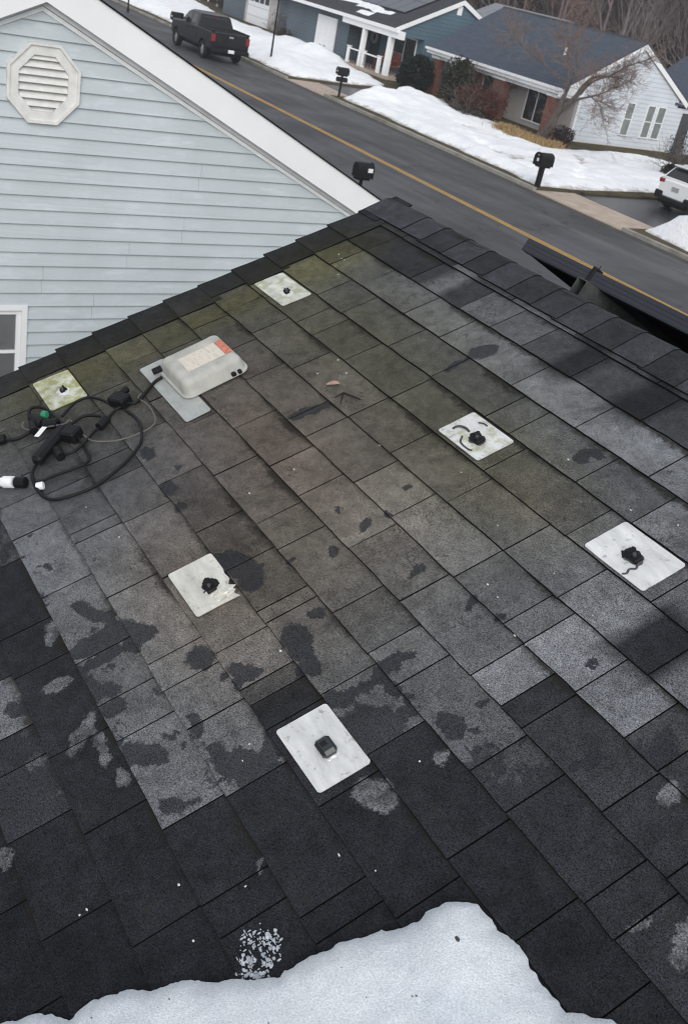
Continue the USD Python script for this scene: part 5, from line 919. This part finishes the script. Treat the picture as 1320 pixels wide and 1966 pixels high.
part('roof', cat_([prism_x([(48.9, -2.3), (53, -0.5), (53, -0.4), (48.9, -2.2)], -65, -56), prism_x([(53, -0.5), (57, -2.3), (57, -2.2), (53, -0.4)], -65, -56)]), rough_mat('pale_grey_roof', (0.2, 0.215, 0.24), scale=2, rough=0.9), rd)

# ------------------------------------------------------------------ plants
def quads(C, N_, size, r_):                              # leaf quads at points C
    n = len(C); a = r_.normal(size=(n, 3)); a /= np.linalg.norm(a, axis=1, keepdims=True); b = np.cross(a, r_.normal(size=(n, 3))); b /= np.linalg.norm(b, axis=1, keepdims=True)
    s = size * r_.uniform(0.6, 1.3, (n, 1))
    V = np.stack([C - a * s, C + b * s * 0.45, C + a * s, C - b * s * 0.45], 1).reshape(-1, 3)
    i = np.arange(n)[:, None] * 4
    return V, np.vstack([i + [0, 1, 2], i + [0, 2, 3]])
def leaf_mat(name, c1, c2):
    return mat(name, {'g': ('geometry', {}), 'r': ('rgb_ramp', {'ramp': [(0.0, c1), (1.0, c2)]}), 'p': ('principled_bsdf', {'roughness': 0.7, 'specular_ior_level': 0.2}), 't': ('translucent_bsdf', {}), 'm': ('mix_closure', {'fac': 0.2})},
               [('g.random_per_island', 'r.fac'), ('r.color', 'p.base_color'), ('r.color', 't.color'), ('p.BSDF', 'm.closure1'), ('t.BSDF', 'm.closure2')], surface='m.closure')
M_BARK = rough_mat('grey_brown_bark', (0.13, 0.115, 0.105), scale=6, col2=(0.07, 0.06, 0.055), rough=0.9)
M_TWIG = rough_mat('reddish_twigs', (0.19, 0.135, 0.115), scale=3, col2=(0.12, 0.09, 0.08), rough=0.9)
def limbs(p0, d0, L, r0, depth, rg, out, spread=0.55, up=0.1, kids=(2, 3), minr=0.006, ns=5):
    pts = [np.array(p0, float)]; d = np.array(d0, float); d /= np.linalg.norm(d); n = 4
    for i in range(n):
        d = d + rg.normal(0, 0.13, 3) + np.array([0, 0, up * 0.3]); d /= np.linalg.norm(d); pts.append(pts[-1] + d * L / n)
    out.append((depth, tube(pts, np.linspace(r0, r0 * 0.6, n + 1), ns if depth > 1 else 3, False)))
    if depth == 0: return
    for k in range(rg.integers(kids[0], kids[1] + 1)):
        t = rg.integers(1, n + 1); nd = d + rg.normal(0, spread, 3); nd[2] += up
        limbs(pts[t], nd, L * rg.uniform(0.55, 0.85), max(minr, r0 * 0.55), depth - 1, rg, out, spread, up, kids, minr, ns)
def bush(name, label, cat, c, rad, n, size, material, seed, stems=10, twigs=0, group=None, low=0.0, twig_mat=None):
    rg = np.random.default_rng(seed); t = thing(name, label, cat, group=group)
    c = np.array(c, float); rad = np.array(rad, float)
    D = rg.normal(size=(n * 3, 3)); D /= np.linalg.norm(D, axis=1, keepdims=True); rr = rg.uniform(0.25, 1, (n * 3, 1)) ** 0.5
    f = meshkit.fbm(D * 1.7 + seed, 3, seed); P_ = D * rr * (0.62 + 0.75 * f[:, None])
    keep = meshkit.fbm(P_ * 3.1 + 5, 3, seed + 2) > 0.44; P_ = P_[keep][:n]
    P_ = P_[P_[:, 2] > -0.9 + low]
    if n: part('foliage', quads(c + P_ * rad, None, size, rg), material, t)
    ms = []
    for k in range(stems):
        e = D[k] * np.array([0.75, 0.75, 0.5]) * 0.9; e[2] = abs(e[2]) * 1.4
        b = c + np.array([rg.normal(0, 0.12) * rad[0], rg.normal(0, 0.12) * rad[1], -rad[2]])
        ms.append(tube([b, (b + c + e * rad) / 2 + rg.normal(0, 0.05, 3), c + e * rad], [0.02, 0.014, 0.006], 4, False))
    for k in range(twigs):
        o = []; e = rg.normal(size=3); e[2] = abs(e[2]) + 0.6
        limbs(c + np.array([rg.normal(0, 0.2) * rad[0], rg.normal(0, 0.2) * rad[1], -rad[2] * 0.9]), e, rad.mean() * 0.95, 0.014, 3, rg, o, 0.5, 0.15, (2, 3), 0.006, 3); ms += [m for _, m in o]
    if ms: part('stem', cat_(ms), twig_mat or M_BARK, t)
    return t
bush('evergreen_shrub', 'dark evergreen shrub between the slate blue house and the first brick pillar', 'shrub', (-43.7, 31.5, -4.05), (1.15, 0.95, 1.05), 5200, 0.09, leaf_mat('dark_yew', (0.012, 0.02, 0.016), (0.03, 0.045, 0.03)), 21)
bush('evergreen_shrub', 'tall olive green rounded shrub in front of the white house porch', 'shrub', (-40.0, 31.7, -3.75), (0.95, 0.8, 1.25), 4800, 0.085, leaf_mat('olive_shrub', (0.03, 0.034, 0.02), (0.1, 0.085, 0.05)), 22)
bush('red_shrub', 'red-brown winter shrub in front of the middle brick pillar', 'shrub', (-37.6, 31.3, -4.2), (1.75, 0.9, 0.72), 3800, 0.06, leaf_mat('russet_leaves', (0.08, 0.03, 0.022), (0.19, 0.08, 0.05)), 23, twigs=14)
bush('grey_shrub', 'low grey twiggy shrub below the red-brown shrub', 'shrub', (-37.6, 30.55, -4.72), (1.5, 0.5, 0.3), 1500, 0.05, leaf_mat('grey_heather', (0.07, 0.065, 0.06), (0.19, 0.17, 0.16)), 24, twigs=10)
bush('dark_shrub', 'small dark purple shrub beside the bare tree trunk', 'shrub', (-31.9, 31.8, -4.45), (0.55, 0.5, 0.45), 1500, 0.05, leaf_mat('purple_shrub', (0.035, 0.022, 0.028), (0.09, 0.05, 0.055)), 25, twigs=8)
bush('bare_shrub', 'dark twiggy bare shrub beside the white car, right of the white house windows', 'shrub', (-27.0, 34.2, -3.9), (0.85, 0.8, 0.95), 900, 0.05, leaf_mat('brown_twiggy', (0.04, 0.03, 0.028), (0.1, 0.07, 0.065)), 26, twigs=26)
bush('clipped_shrub', 'low dark clipped shrub at the foot of the bare twiggy shrub', 'shrub', (-26.9, 33.9, -4.62), (0.62, 0.5, 0.35), 2600, 0.05, leaf_mat('dark_box', (0.012, 0.014, 0.014), (0.035, 0.036, 0.033)), 27)
bush('clipped_shrub', 'low dark clipped shrub at the right edge behind the white car', 'shrub', (-24.6, 35.0, -4.55), (0.6, 0.5, 0.35), 2200, 0.05, '/World/Looks/dark_box', 28)
bush('round_shrub', 'round tan grass clump at the foot of the porch of the blue house', 'shrub', (-53.2, 31.2, -4.62), (0.55, 0.5, 0.42), 1400, 0.07, leaf_mat('tan_clump', (0.12, 0.09, 0.055), (0.26, 0.2, 0.13)), 29)
bush('round_shrub', 'small brown shrub against the wall left of the white door', 'shrub', (-59.2, 31.9, -4.65), (0.55, 0.5, 0.55), 1400, 0.06, leaf_mat('brown_shrub', (0.05, 0.042, 0.035), (0.12, 0.09, 0.06)), 30)
bush('pink_shrub', 'sparse pinkish bare shrub against the grey-blue wall beside the lamp post', 'shrub', (-61.4, 32.6, -4.2), (0.9, 0.6, 0.95), 500, 0.05, leaf_mat('pink_twigs', (0.12, 0.08, 0.07), (0.26, 0.19, 0.16)), 31, twigs=16)
for i, (x, y, s, lab) in enumerate([(-77.5, 36.5, 1.1, 'brown winter shrub right of the white garden arbour'), (-83, 37.5, 1.3, 'brown winter shrub behind the white garden arbour'), (-90, 38.5, 1.5, 'brown winter shrub left of the white garden arbour'), (-97, 39.5, 1.5, 'brown winter shrub farthest left along the far yard')]):
    bush('brown_shrub', lab, 'shrub', (x, y, -4.1), (1.6 * s, 1.0, 1.1 * s), 2200, 0.09, leaf_mat('dry_hedge', (0.05, 0.042, 0.038), (0.14, 0.11, 0.09)), 40 + i, twigs=12)
ar = thing('garden_arbour', 'white garden arbour frame in the far yard behind the pickup truck', 'arbour')
for x in (-81.9, -78.4):
    for y in (36.0, 36.8): part('post', bx(x - 0.06, x + 0.06, y - 0.06, y + 0.06, -5.2, -3.55), M_TRIM, ar)
for y in (36.0, 36.8): part('top_beam', bx(-82.1, -78.2, y - 0.05, y + 0.05, -3.549, -3.43), M_TRIM, ar)
for k in range(7): part('cross_bar', bx(-81.9 + k * 0.58, -81.84 + k * 0.58, 35.8, 37.0, -3.429, -3.37), M_TRIM, ar)
# dry ornamental grass
for i, (x, y, rx, h, lab) in enumerate([(-32.3, 30.0, 0.75, 0.42, 'straw coloured ornamental grass under the bare tree, right clump'), (-34.0, 30.3, 0.6, 0.4, 'straw coloured ornamental grass under the bare tree, left clump by the porch'), (-31.3, 30.6, 0.5, 0.36, 'small straw coloured grass tuft at the right end under the bare tree')]):
    rg = np.random.default_rng(60 + i); V, F = [], []
    for k in range(900):
        b = np.array([x + rg.normal(0, rx * 0.55), y + rg.normal(0, 0.3), -4.93]); d = np.r_[rg.normal(0, 0.22, 2), 1] * h * rg.uniform(0.6, 1.25); w = np.r_[rg.normal(0, 1, 2), 0]; w *= 0.018 / np.linalg.norm(w)
        o = len(V); V += [b - w, b + w, b + d * 0.6 + w * 0.7, b + d * 0.6 - w * 0.7, b + d + np.r_[d[:2] * 0.8, -0.06]]; F += [(o, o + 1, o + 2), (o, o + 2, o + 3), (o + 3, o + 2, o + 4)]
    t = thing('ornamental_grass', lab, 'grass clump'); part('blades', (np.array(V), np.array(F)), leaf_mat('straw', (0.38, 0.27, 0.14), (0.62, 0.50, 0.31)), t)
tag(part('verge_grass', cat_([prism_z([(-33.45, 33.9), (-32.6, 33.6), (-30.9, 37.4), (-31.6, 40.6), (-33.45, 40.6)], -4.95, -4.885), prism_z([(-23.9, 29.5), (-23.25, 24.9), (-22.95, 24.9), (-23.2, 33.5), (-24.3, 33.5)], -4.95, -4.885)]), M_LAWN), 'strip of brown winter grass along the white house gable and driveway', 'grass', kind='stuff')

# bare tree in front of the white house
tr = thing('bare_tree', 'bare spreading small tree with grey trunk in front of the white house gable', 'tree')
ty = 31.6
def TP(pts, dy=None): return [np.array([x, ty + (0 if dy is None else dy * i), z]) for i, (x, z) in enumerate(pts)]
main = [([(-33.25, -4.95), (-32.75, -4.4), (-32.42, -3.52), (-32.26, -2.78)], (0.24, 0.10), -0.06), ([(-32.95, -4.95), (-32.5, -4.2), (-32.36, -3.58), (-31.57, -2.76), (-31.28, -2.27), (-30.81, -1.82), (-29.94, -1.59), (-29.03, -1.52)], (0.18, 0.02), -0.05),
        ([(-31.37, -2.61), (-31.06, -2.01), (-30.28, -1.55), (-29.58, -1.02), (-28.71, -0.57)], (0.055, 0.012), 0.2), ([(-31.53, -2.85), (-30.55, -2.4), (-30.21, -2.06)], (0.05, 0.02), 0.3), ([(-30.9, -2.5), (-30.1, -2.62), (-29.46, -2.75), (-29.03, -3.0)], (0.03, 0.01), -0.25),
        ([(-32.26, -2.78), (-32.6, -2.2), (-33.2, -1.4), (-33.9, -0.4), (-34.3, 0.4)], (0.08, 0.015), 0.25), ([(-32.26, -2.78), (-31.9, -2.1), (-31.7, -1.3), (-31.9, -0.3), (-31.8, 0.5)], (0.07, 0.015), -0.2), ([(-32.5, -2.3), (-33.6, -1.9), (-34.9, -1.4), (-35.9, -1.0)], (0.045, 0.012), -0.3)]
rg = np.random.default_rng(77); tw_ = []
trunk_ms, br_ms = [], []
for i, (pts, (ra, rb_), dy) in enumerate(main):
    P_ = spline(TP(pts, dy if i > 1 else dy * 0.2), 5); m = tube(P_, np.linspace(ra, rb_, len(P_)), 7)
    (trunk_ms if i < 2 else br_ms).append(m)
    for k in range(3 if i < 1 else 24):
        j = rg.integers(len(P_) // 3, len(P_)); d = (P_[min(j + 2, len(P_) - 1)] - P_[j - 2]); d /= np.linalg.norm(d) + 1e-9
        limbs(P_[j], d + rg.normal(0, 0.6, 3) + [0, 0, 0.15], rg.uniform(0.5, 1.0), 0.012, 3, rg, tw_, 0.5, 0.05, (2, 4), 0.0048, 3)
part('trunk', cat_(trunk_ms), M_BARK, tr, smooth=40)
for m in br_ms: part('branch', m, M_BARK, tr, smooth=40)
part('crown', cat_([m for _, m in tw_]), M_TWIG, tr)

# woods on the rise behind
wd = UsdGeom.PointInstancer.Define(stage, '/World/woodland')
tag(wd, 'bare grey-brown winter woods behind the houses', 'woods', kind='stuff')
M_WOOD = [rough_mat('grey_trunk', (0.25, 0.22, 0.22), scale=2, col2=(0.17, 0.15, 0.155), rough=0.95), rough_mat('purple_brown_trunk', (0.25, 0.19, 0.20), scale=2, col2=(0.17, 0.13, 0.14), rough=0.95), rough_mat('brush', (0.27, 0.17, 0.16), scale=2, col2=(0.18, 0.125, 0.125), rough=0.95)]
paths = []
for k in range(4):
    rg = np.random.default_rng(200 + k); o = []
    if k < 3: limbs((0, 0, -0.3), (rg.normal(0, 0.05), rg.normal(0, 0.05), 1), 7.5, 0.15, 4, rg, o, 0.42, 0.22, (3, 6), 0.015, 4)
    else:
        for q_ in range(9): limbs((rg.normal(0, 0.8), rg.normal(0, 0.8), -0.2), (rg.normal(0, 0.4), rg.normal(0, 0.4), 1), 1.6, 0.035, 3, rg, o, 0.5, 0.15, (3, 4), 0.014, 3)
    p_ = usdkit.mesh(stage, f'/World/woodland/kind_{k}', cat_([m for _, m in o]), M_WOOD[min(k, 2) if k < 3 else 2]); paths.append(p_.GetPath())
wd.CreatePrototypesRel().SetTargets(paths)
rg = np.random.default_rng(321); PP, II, OO, SS = [], [], [], []
def gz_at(x, y): return -5.16 + min(max(y - 62, 0) * 0.10, 12) - 0.2
for k in range(1500):
    y = rg.uniform(66, 118); x = rg.uniform(-175, -35) ; kind = int(rg.choice(4, p=[0.25, 0.2, 0.17, 0.38]))
    PP.append(Gf.Vec3f(x, y, gz_at(x, y))); II.append(kind); a = rg.uniform(0, 2 * PI); OO.append(Gf.Quath(math.cos(a / 2), 0, 0, math.sin(a / 2))); s = rg.uniform(0.75, 1.35); SS.append(Gf.Vec3f(s, s, s * rg.uniform(0.9, 1.2)))
wd.CreatePositionsAttr(Vt.Vec3fArray(PP)); wd.CreateProtoIndicesAttr(Vt.IntArray(II)); wd.CreateOrientationsAttr(Vt.QuathArray(OO)); wd.CreateScalesAttr(Vt.Vec3fArray(SS))

# ------------------------------------------------------------------ street furniture
def mailbox(name, label, loc, rz, post_w=0.09, size=(0.27, 0.55, 0.3), h=1.0, double=False, plate=True, group=None):
    t = thing(name, label, 'mailbox', loc, rz, group)
    w, l, hh = size
    part('post', cbx(-post_w, post_w, -post_w * 0.6 + 0.0, post_w * 0.6, -0.25, h - 0.02, 0.012), M_BLACKP, t)
    arch = Polygon([(-w / 2, 0), (w / 2, 0), (w / 2, hh * 0.55)] + [(w / 2 * math.cos(a), hh * 0.55 + hh * 0.45 * math.sin(a)) for a in np.linspace(0.1, PI - 0.1, 9)] + [(-w / 2, hh * 0.55)])
    m = prism_y(arch, -l / 2, l / 2); m.apply_translation([0, 0, h]); part('box', m, M_BLACKP, t)
    m = prism_y(arch.buffer(0.012), -l / 2 - 0.02, -l / 2 - 0.0005); m.apply_translation([0, 0, h]); d = part('door', m, M_BLACKP, t)
    part('handle', cbx(-0.03, 0.03, -l / 2 - 0.045, -l / 2 - 0.021, h + hh * 0.75, h + hh * 0.82, 0.005), M_ALU, d)
    part('support', cbx(-w * 0.38, w * 0.38, -l * 0.42, l * 0.42, h - 0.06, h - 0.001, 0.01), M_BLACKP, t)
    part('flag', cat_([cbx(w / 2 + 0.002, w / 2 + 0.012, -0.1, -0.07, h + 0.1, h + 0.28, 0.002), cbx(w / 2 + 0.002, w / 2 + 0.012, -0.069, 0.0, h + 0.22, h + 0.28, 0.002)]), M_BLACKP, t)
    if plate:
        part('number_plate', bx(-0.045, 0.045, -l / 2 - 0.0235, -l / 2 - 0.0205, h + hh * 0.3, h + hh * 0.55), M_WHITEP, t)
    if double:
        m = prism_y(Polygon([(-0.12, 0), (0.12, 0), (0.12, 0.14), (0, 0.19), (-0.12, 0.14)]), -0.24, 0.24); m.apply_translation([0.02, 0, h - 0.3]); part('paper_box', m, M_BLACKP, t)
    return t
mailbox('mailbox', 'black mailbox on a thick black post at the edge of the tan driveway apron', (-23.35, 23.0, -4.9), 0, 0.1, (0.42, 0.55, 0.42), 0.72)
mailbox('mailbox', 'black mailbox with a second paper box under it, beside the far tan apron', (-38.35, 23.75, -4.93), -8, 0.06, (0.36, 0.5, 0.3), 0.98, True)
mailbox('mailbox', 'black mailbox in front of the parked pickup truck', (-54.8, 22.55, -5.0), 5, 0.08, (0.34, 0.5, 0.4), 0.75)
nm = mailbox('mailbox', 'black mailbox rising just beyond the white rake board of the pale blue house', (-18.75, 12.62, -4.9), 178, 0.05, (0.28, 0.46, 0.37), 0.88)
part('side_plate', bx(-0.147, -0.1405, -0.21, -0.07, 1.03, 1.13), M_WHITEP, nm)
def lamp(label, loc):
    t = thing('lamp_post', label, 'lamp post', loc)
    part('pole', cat_([tube([(0, 0, -0.2), (0, 0, 0.5), (0, 0, 3.0)], [0.055, 0.05, 0.04], 10), tube([(0, 0, -0.2), (0, 0, 0.16), (0, 0, 0.22)], [0.09, 0.085, 0.055], 10)]), M_BLACKP, t, smooth=40)
    part('lantern', cat_([trimesh.creation.cone(0.17, 0.16, sections=6, transform=trimesh.transformations.translation_matrix([0, 0, 3.42])), tube([(0, 0, 3.0), (0, 0, 3.06)], [0.05, 0.12], 6)]), M_BLACKP, t)
    part('glass', tube([(0, 0, 3.06), (0, 0, 3.42)], [0.10, 0.14], 6), M_WHITEP, t)
lamp('thin black lamp post standing in the snow before the grey-blue wall', (-46.72, 24.5, -4.93))
lamp('dark post at the far kerb above the roofline of the pale blue house', (-63.2, 22.9, -4.95))

# ------------------------------------------------------------------ vehicles
def wheel(t, x, y, r_, w, rim, side):                    # axle along y
    q = [(r_ * 0.62, -w / 2), (r_ * 0.93, -w / 2), (r_, -w * 0.3), (r_, w * 0.3), (r_ * 0.93, w / 2), (r_ * 0.62, w / 2), (r_ * 0.62, -w / 2)]
    m = trimesh.creation.revolve(np.array(q), sections=24); m.apply_transform(trimesh.transformations.rotation_matrix(PI / 2, [1, 0, 0])); m.apply_translation([x, y, r_])
    wh_ = part('wheel', m, M_RUBBER, t, smooth=40)
    c = [trimesh.creation.cylinder(r_ * 0.61, w * 0.5, sections=24), trimesh.creation.cylinder(r_ * 0.16, w * 0.8, sections=12)]
    for k in range(5):
        b = trimesh.creation.box([r_ * 0.5, r_ * 0.13, w * 0.7]); b.apply_translation([r_ * 0.33, 0, 0]); b.apply_transform(trimesh.transformations.rotation_matrix(k * 2 * PI / 5, [0, 0, 1])); c.append(b)
    m = cat_(c); m.apply_transform(trimesh.transformations.rotation_matrix(PI / 2, [1, 0, 0])); m.apply_translation([x, y, r_]); part('rim', m, rim, wh_)
M_TRUCK = mat('black_car_paint', {'p': ('principled_bsdf', {'base_color': (0.005, 0.006, 0.010), 'roughness': 0.35, 'specular_ior_level': 0.3, 'coat_weight': 0.25, 'coat_roughness': 0.08})})
M_CARW = mat('white_car_paint', {'p': ('principled_bsdf', {'base_color': (0.72, 0.74, 0.75), 'roughness': 0.35, 'coat_weight': 0.5, 'coat_roughness': 0.06})})
M_CGLASS = mat('tinted_car_glass', {'p': ('principled_bsdf', {'base_color': (0.012, 0.014, 0.018), 'roughness': 0.06, 'specular_ior_level': 0.6})})
M_RED = mat('red_tail_lens', {'p': ('principled_bsdf', {'base_color': (0.2, 0.016, 0.024), 'roughness': 0.2})})
M_RIM = rough_mat('alloy_rim', (0.45, 0.46, 0.48), rough=0.35, metallic=0.7)
M_CHROME = rough_mat('dull_chrome', (0.5, 0.51, 0.53), rough=0.25, metallic=0.9)
def body_loft(sections):                                # list of (x, [(y, z) half outline from bottom to top]) mirrored, capped
    V, F = [], []; n = len(sections[0][1]) * 2
    for x, o in sections:
        L = [(x, -y, z) for y, z in o] + [(x, y, z) for y, z in o[::-1]]; V += L
    for i in range(len(sections) - 1):
        for j in range(n):
            a, b = i * n + j, i * n + (j + 1) % n; F += [(a, b, b + n), (a, b + n, a + n)]
    for base, rev in ((0, False), ((len(sections) - 1) * n, True)):
        for j in range(1, n - 1): F.append((base, base + j + 1, base + j) if not rev else (base, base + j, base + j + 1))
    m = trimesh.Trimesh(np.array(V, float), np.array(F), process=False); m.fix_normals(); return m
def arches(m, xs, r_, hw):
    """cuts wheel arches with manifold booleans"""
    import manifold3d as mf
    M_ = mf.Manifold(mf.Mesh(np.asarray(m.vertices, np.float32), np.asarray(m.faces, np.uint32)))
    if M_.is_empty() or M_.volume() <= 0: return m
    for x in xs:
        for s in (-1, 1):
            c = mf.Manifold.cylinder(0.34, r_, r_, 28).rotate([90, 0, 0]).translate([x, s * hw + 0.17, r_ - 0.06]); M_ = M_ - c
    k = M_.to_mesh(); return trimesh.Trimesh(k.vert_properties[:, :3], k.tri_verts, process=False)
# pickup: local x forward, tail at x = 0
tk = thing('pickup_truck', 'black crew cab pickup truck parked at the far kerb, seen from behind', 'pickup truck', (-44.9, 21.3, -5.0), 180 + math.degrees(math.atan(SA)))
lo = lambda w, zb, zt: [(w * 0.9, zb), (w, zb + 0.12), (w, zt - 0.25), (w * 0.985, zt - 0.06), (w * 0.95, zt)]
bed_m = body_loft([(0.12, lo(0.97, 0.55, 1.33)), (0.2, lo(1.0, 0.5, 1.37)), (2.0, lo(1.01, 0.48, 1.37))])
part('bed', arches(bed_m, (1.25,), 0.48, 1.0), M_TRUCK, tk, smooth=25)
part('bed_floor', bx(0.22, 1.95, -0.86, 0.86, 1.371, 1.378), M_DARK, tk)
part('bed_rail', cat_([cbx(0.14, 2.0, s * 0.93 - 0.06, s * 0.93 + 0.06, 1.36, 1.43, 0.015) for s in (-1, 1)]), M_BLACKP, tk)
cab_m = body_loft([(2.03, lo(1.01, 0.46, 1.36)), (4.25, lo(1.01, 0.46, 1.32)), (4.3, lo(1.0, 0.46, 1.31)), (5.55, lo(0.97, 0.5, 1.22)), (5.8, lo(0.88, 0.55, 1.02))])
part('body', arches(cab_m, (4.85,), 0.48, 1.0), M_TRUCK, tk, smooth=25)
gr = lambda w0, w1, z0, z1: [(w0, z0), (w0 - 0.01, z0 + 0.02), ((w0 + w1) / 2, (z0 + z1) / 2), (w1, z1 - 0.05), (w1 - 0.1, z1)]
part('cab_roof', body_loft([(2.06, gr(0.95, 0.93, 1.355, 1.42)), (2.25, gr(0.95, 0.80, 1.355, 1.9)), (2.5, gr(0.95, 0.78, 1.355, 1.95)), (3.4, gr(0.95, 0.78, 1.35, 1.95)), (3.75, gr(0.95, 0.8, 1.33, 1.86)), (4.35, gr(0.93, 0.86, 1.31, 1.36))]), M_TRUCK, tk, smooth=25)
part('rear_window', trimesh.convex.convex_hull(np.array([(2.10, -0.72, 1.45), (2.10, 0.72, 1.45), (2.215, -0.66, 1.83), (2.215, 0.66, 1.83), (2.14, -0.72, 1.45), (2.14, 0.72, 1.45), (2.25, -0.66, 1.83), (2.25, 0.66, 1.83)])), M_CGLASS, tk)
for s in (-1, 1):
    for a, b in ((2.4, 3.02), (3.1, 3.95)):
        hb = 1.82 if b < 3.5 else 1.80
        part('side_window', trimesh.convex.convex_hull(np.array([(a, s * 0.945, 1.42), (b, s * 0.945, 1.40), (a + 0.1, s * 0.822, hb), (b - (0.08 if b < 3.5 else 0.42), s * 0.822, hb), (a, s * 0.90, 1.42), (b, s * 0.90, 1.40), (a + 0.1, s * 0.78, hb), (b - (0.08 if b < 3.5 else 0.42), s * 0.78, hb)])), M_CGLASS, tk)
        part('door_handle', cbx(a + 0.05, a + 0.25, s * 1.0 - 0.03, s * 1.0 + 0.03, 1.13, 1.17, 0.008), M_CHROME if b > 9 else M_BLACKP, tk)
    part('tail_light', cbx(0.1, 0.2, s * 0.90 - 0.1, s * 0.90 + 0.115, 0.93, 1.26, 0.015), M_RED, tk)
    part('mirror', cat_([cbx(3.85, 4.0, s * 1.13 - 0.11, s * 1.13 + 0.11, 1.36, 1.62, 0.03), bx(3.9, 3.95, min(s * 0.95, s * 1.05), max(s * 0.95, s * 1.05), 1.4, 1.46)]), M_BLACKP, tk)
    part('headlight', cbx(5.6, 5.77, s * 0.74 - 0.14, s * 0.74 + 0.14, 0.86, 1.02, 0.03), M_CHROME, tk)
    for x in (1.25, 4.85): wheel(tk, x, s * 0.86, 0.41, 0.27, M_RIM, s)
tg = part('tailgate', cbx(0.085, 0.13, -0.79, 0.79, 0.72, 1.35, 0.015), M_TRUCK, tk); part('handle', cbx(0.06, 0.084, -0.12, 0.12, 1.16, 1.25, 0.008), M_CHROME, tg)
bp_ = part('bumper', cbx(-0.08, 0.14, -0.98, 0.98, 0.48, 0.68, 0.04), M_BLACKP, tk); part('licence_plate', bx(-0.084, -0.0805, -0.16, 0.16, 0.52, 0.67), M_WHITEP, bp_)
part('brake_light', cbx(2.2, 2.28, -0.12, 0.12, 1.86, 1.9, 0.008), M_RED, tk)
part('underbody', bx(0.3, 5.4, -0.7, 0.7, 0.32, 0.6), M_DARK, tk)
# small crossover: local x forward, tail at 0
sv = thing('white_car', 'white crossover car with black wheel arches, parked nose-in on the wet driveway', 'car', (-21.2, 27.45, -4.955), 90)
lo2 = lambda w, zb, zt: [(w * 0.92, zb), (w * 0.99, zb + 0.1), (w, zb + 0.35), (w * 0.985, zt - 0.12), (w * 0.93, zt)]
bm = body_loft([(0.0, lo2(0.74, 0.5, 1.0)), (0.08, lo2(0.84, 0.42, 1.06)), (0.35, lo2(0.9, 0.36, 1.08)), (3.3, lo2(0.9, 0.34, 1.0)), (4.1, lo2(0.85, 0.4, 0.88)), (4.4, lo2(0.7, 0.48, 0.72))])
part('body', arches(bm, (0.82, 3.5), 0.40, 0.9), M_CARW, sv, smooth=25)
part('cabin', body_loft([(0.06, gr(0.84, 0.8, 1.02, 1.10)), (0.42, gr(0.85, 0.66, 1.05, 1.5)), (0.75, gr(0.86, 0.64, 1.06, 1.58)), (1.9, gr(0.86, 0.66, 1.02, 1.6)), (2.3, gr(0.86, 0.66, 1.0, 1.52)), (3.1, gr(0.84, 0.8, 0.98, 1.03))]), M_CARW, sv, smooth=25)
part('rear_window', trimesh.convex.convex_hull(np.array([(0.075, -0.68, 1.12), (0.075, 0.68, 1.12), (0.365, -0.58, 1.46), (0.365, 0.58, 1.46), (0.12, -0.68, 1.1), (0.12, 0.68, 1.1), (0.42, -0.58, 1.44), (0.42, 0.58, 1.44)])), M_CGLASS, sv)
part('spoiler', cbx(0.22, 0.52, -0.6, 0.6, 1.505, 1.55, 0.015), M_CARW, sv)
for s in (-1, 1):
    part('tail_light', cbx(-0.01, 0.22, s * 0.70 - 0.14, s * 0.70 + 0.15, 0.88, 1.03, 0.03), M_RED, sv)
    for a, b in ((0.7, 1.5), (1.58, 2.45)):
        part('side_window', trimesh.convex.convex_hull(np.array([(a, s * 0.862, 1.1), (b, s * 0.862, 1.07), (a + 0.08, s * 0.715, 1.48), (b - (0.05 if b < 2 else 0.42), s * 0.715, 1.47), (a, s * 0.80, 1.1), (b, s * 0.80, 1.07), (a + 0.08, s * 0.66, 1.48), (b - (0.05 if b < 2 else 0.42), s * 0.66, 1.47)])), M_CGLASS, sv)
    for x in (0.82, 3.5):
        wheel(sv, x, s * 0.78, 0.33, 0.22, M_RIM, s)
        a = np.linspace(-0.25, PI + 0.25, 17); ring_ = Polygon([(x + 0.44 * math.cos(t), 0.34 + 0.44 * math.sin(t)) for t in a] + [(x + 0.37 * math.cos(t), 0.34 + 0.37 * math.sin(t)) for t in a[::-1]])
        part('arch_trim', prism_y(ring_, min(s * 0.84, s * 0.915), max(s * 0.84, s * 0.915)), M_BLACKP, sv)
    part('mirror', cbx(2.35, 2.5, s * 1.0 - 0.1, s * 1.0 + 0.1, 1.0, 1.15, 0.03), M_CARW, sv)
bp_ = part('bumper', cat_([cbx(-0.045, 0.1, -0.62, 0.62, 0.30, 0.46, 0.03), cbx(-0.05, 0.12, -0.86, -0.5, 0.36, 0.62, 0.04), cbx(-0.05, 0.12, 0.5, 0.86, 0.36, 0.62, 0.04)]), M_BLACKP, sv)
part('licence_plate', bx(-0.02, -0.002, -0.16, 0.16, 0.72, 0.86), M_BLIND, sv)
part('underbody', bx(0.1, 4.2, -0.7, 0.7, 0.2, 0.4), M_DARK, sv)

# thin winter haze: far roofs and woods lose contrast
hz_ = part('haze', bx(-640, 640, -540, 640, -9.0, 32), mat('winter_haze', {'v': ('principled_volume', {'color': (0.93, 0.94, 0.97), 'density': HAZE})}, surface=None, volume='v.volume'))
tag(hz_, 'thin winter haze over the street and woods', 'haze', kind='stuff')
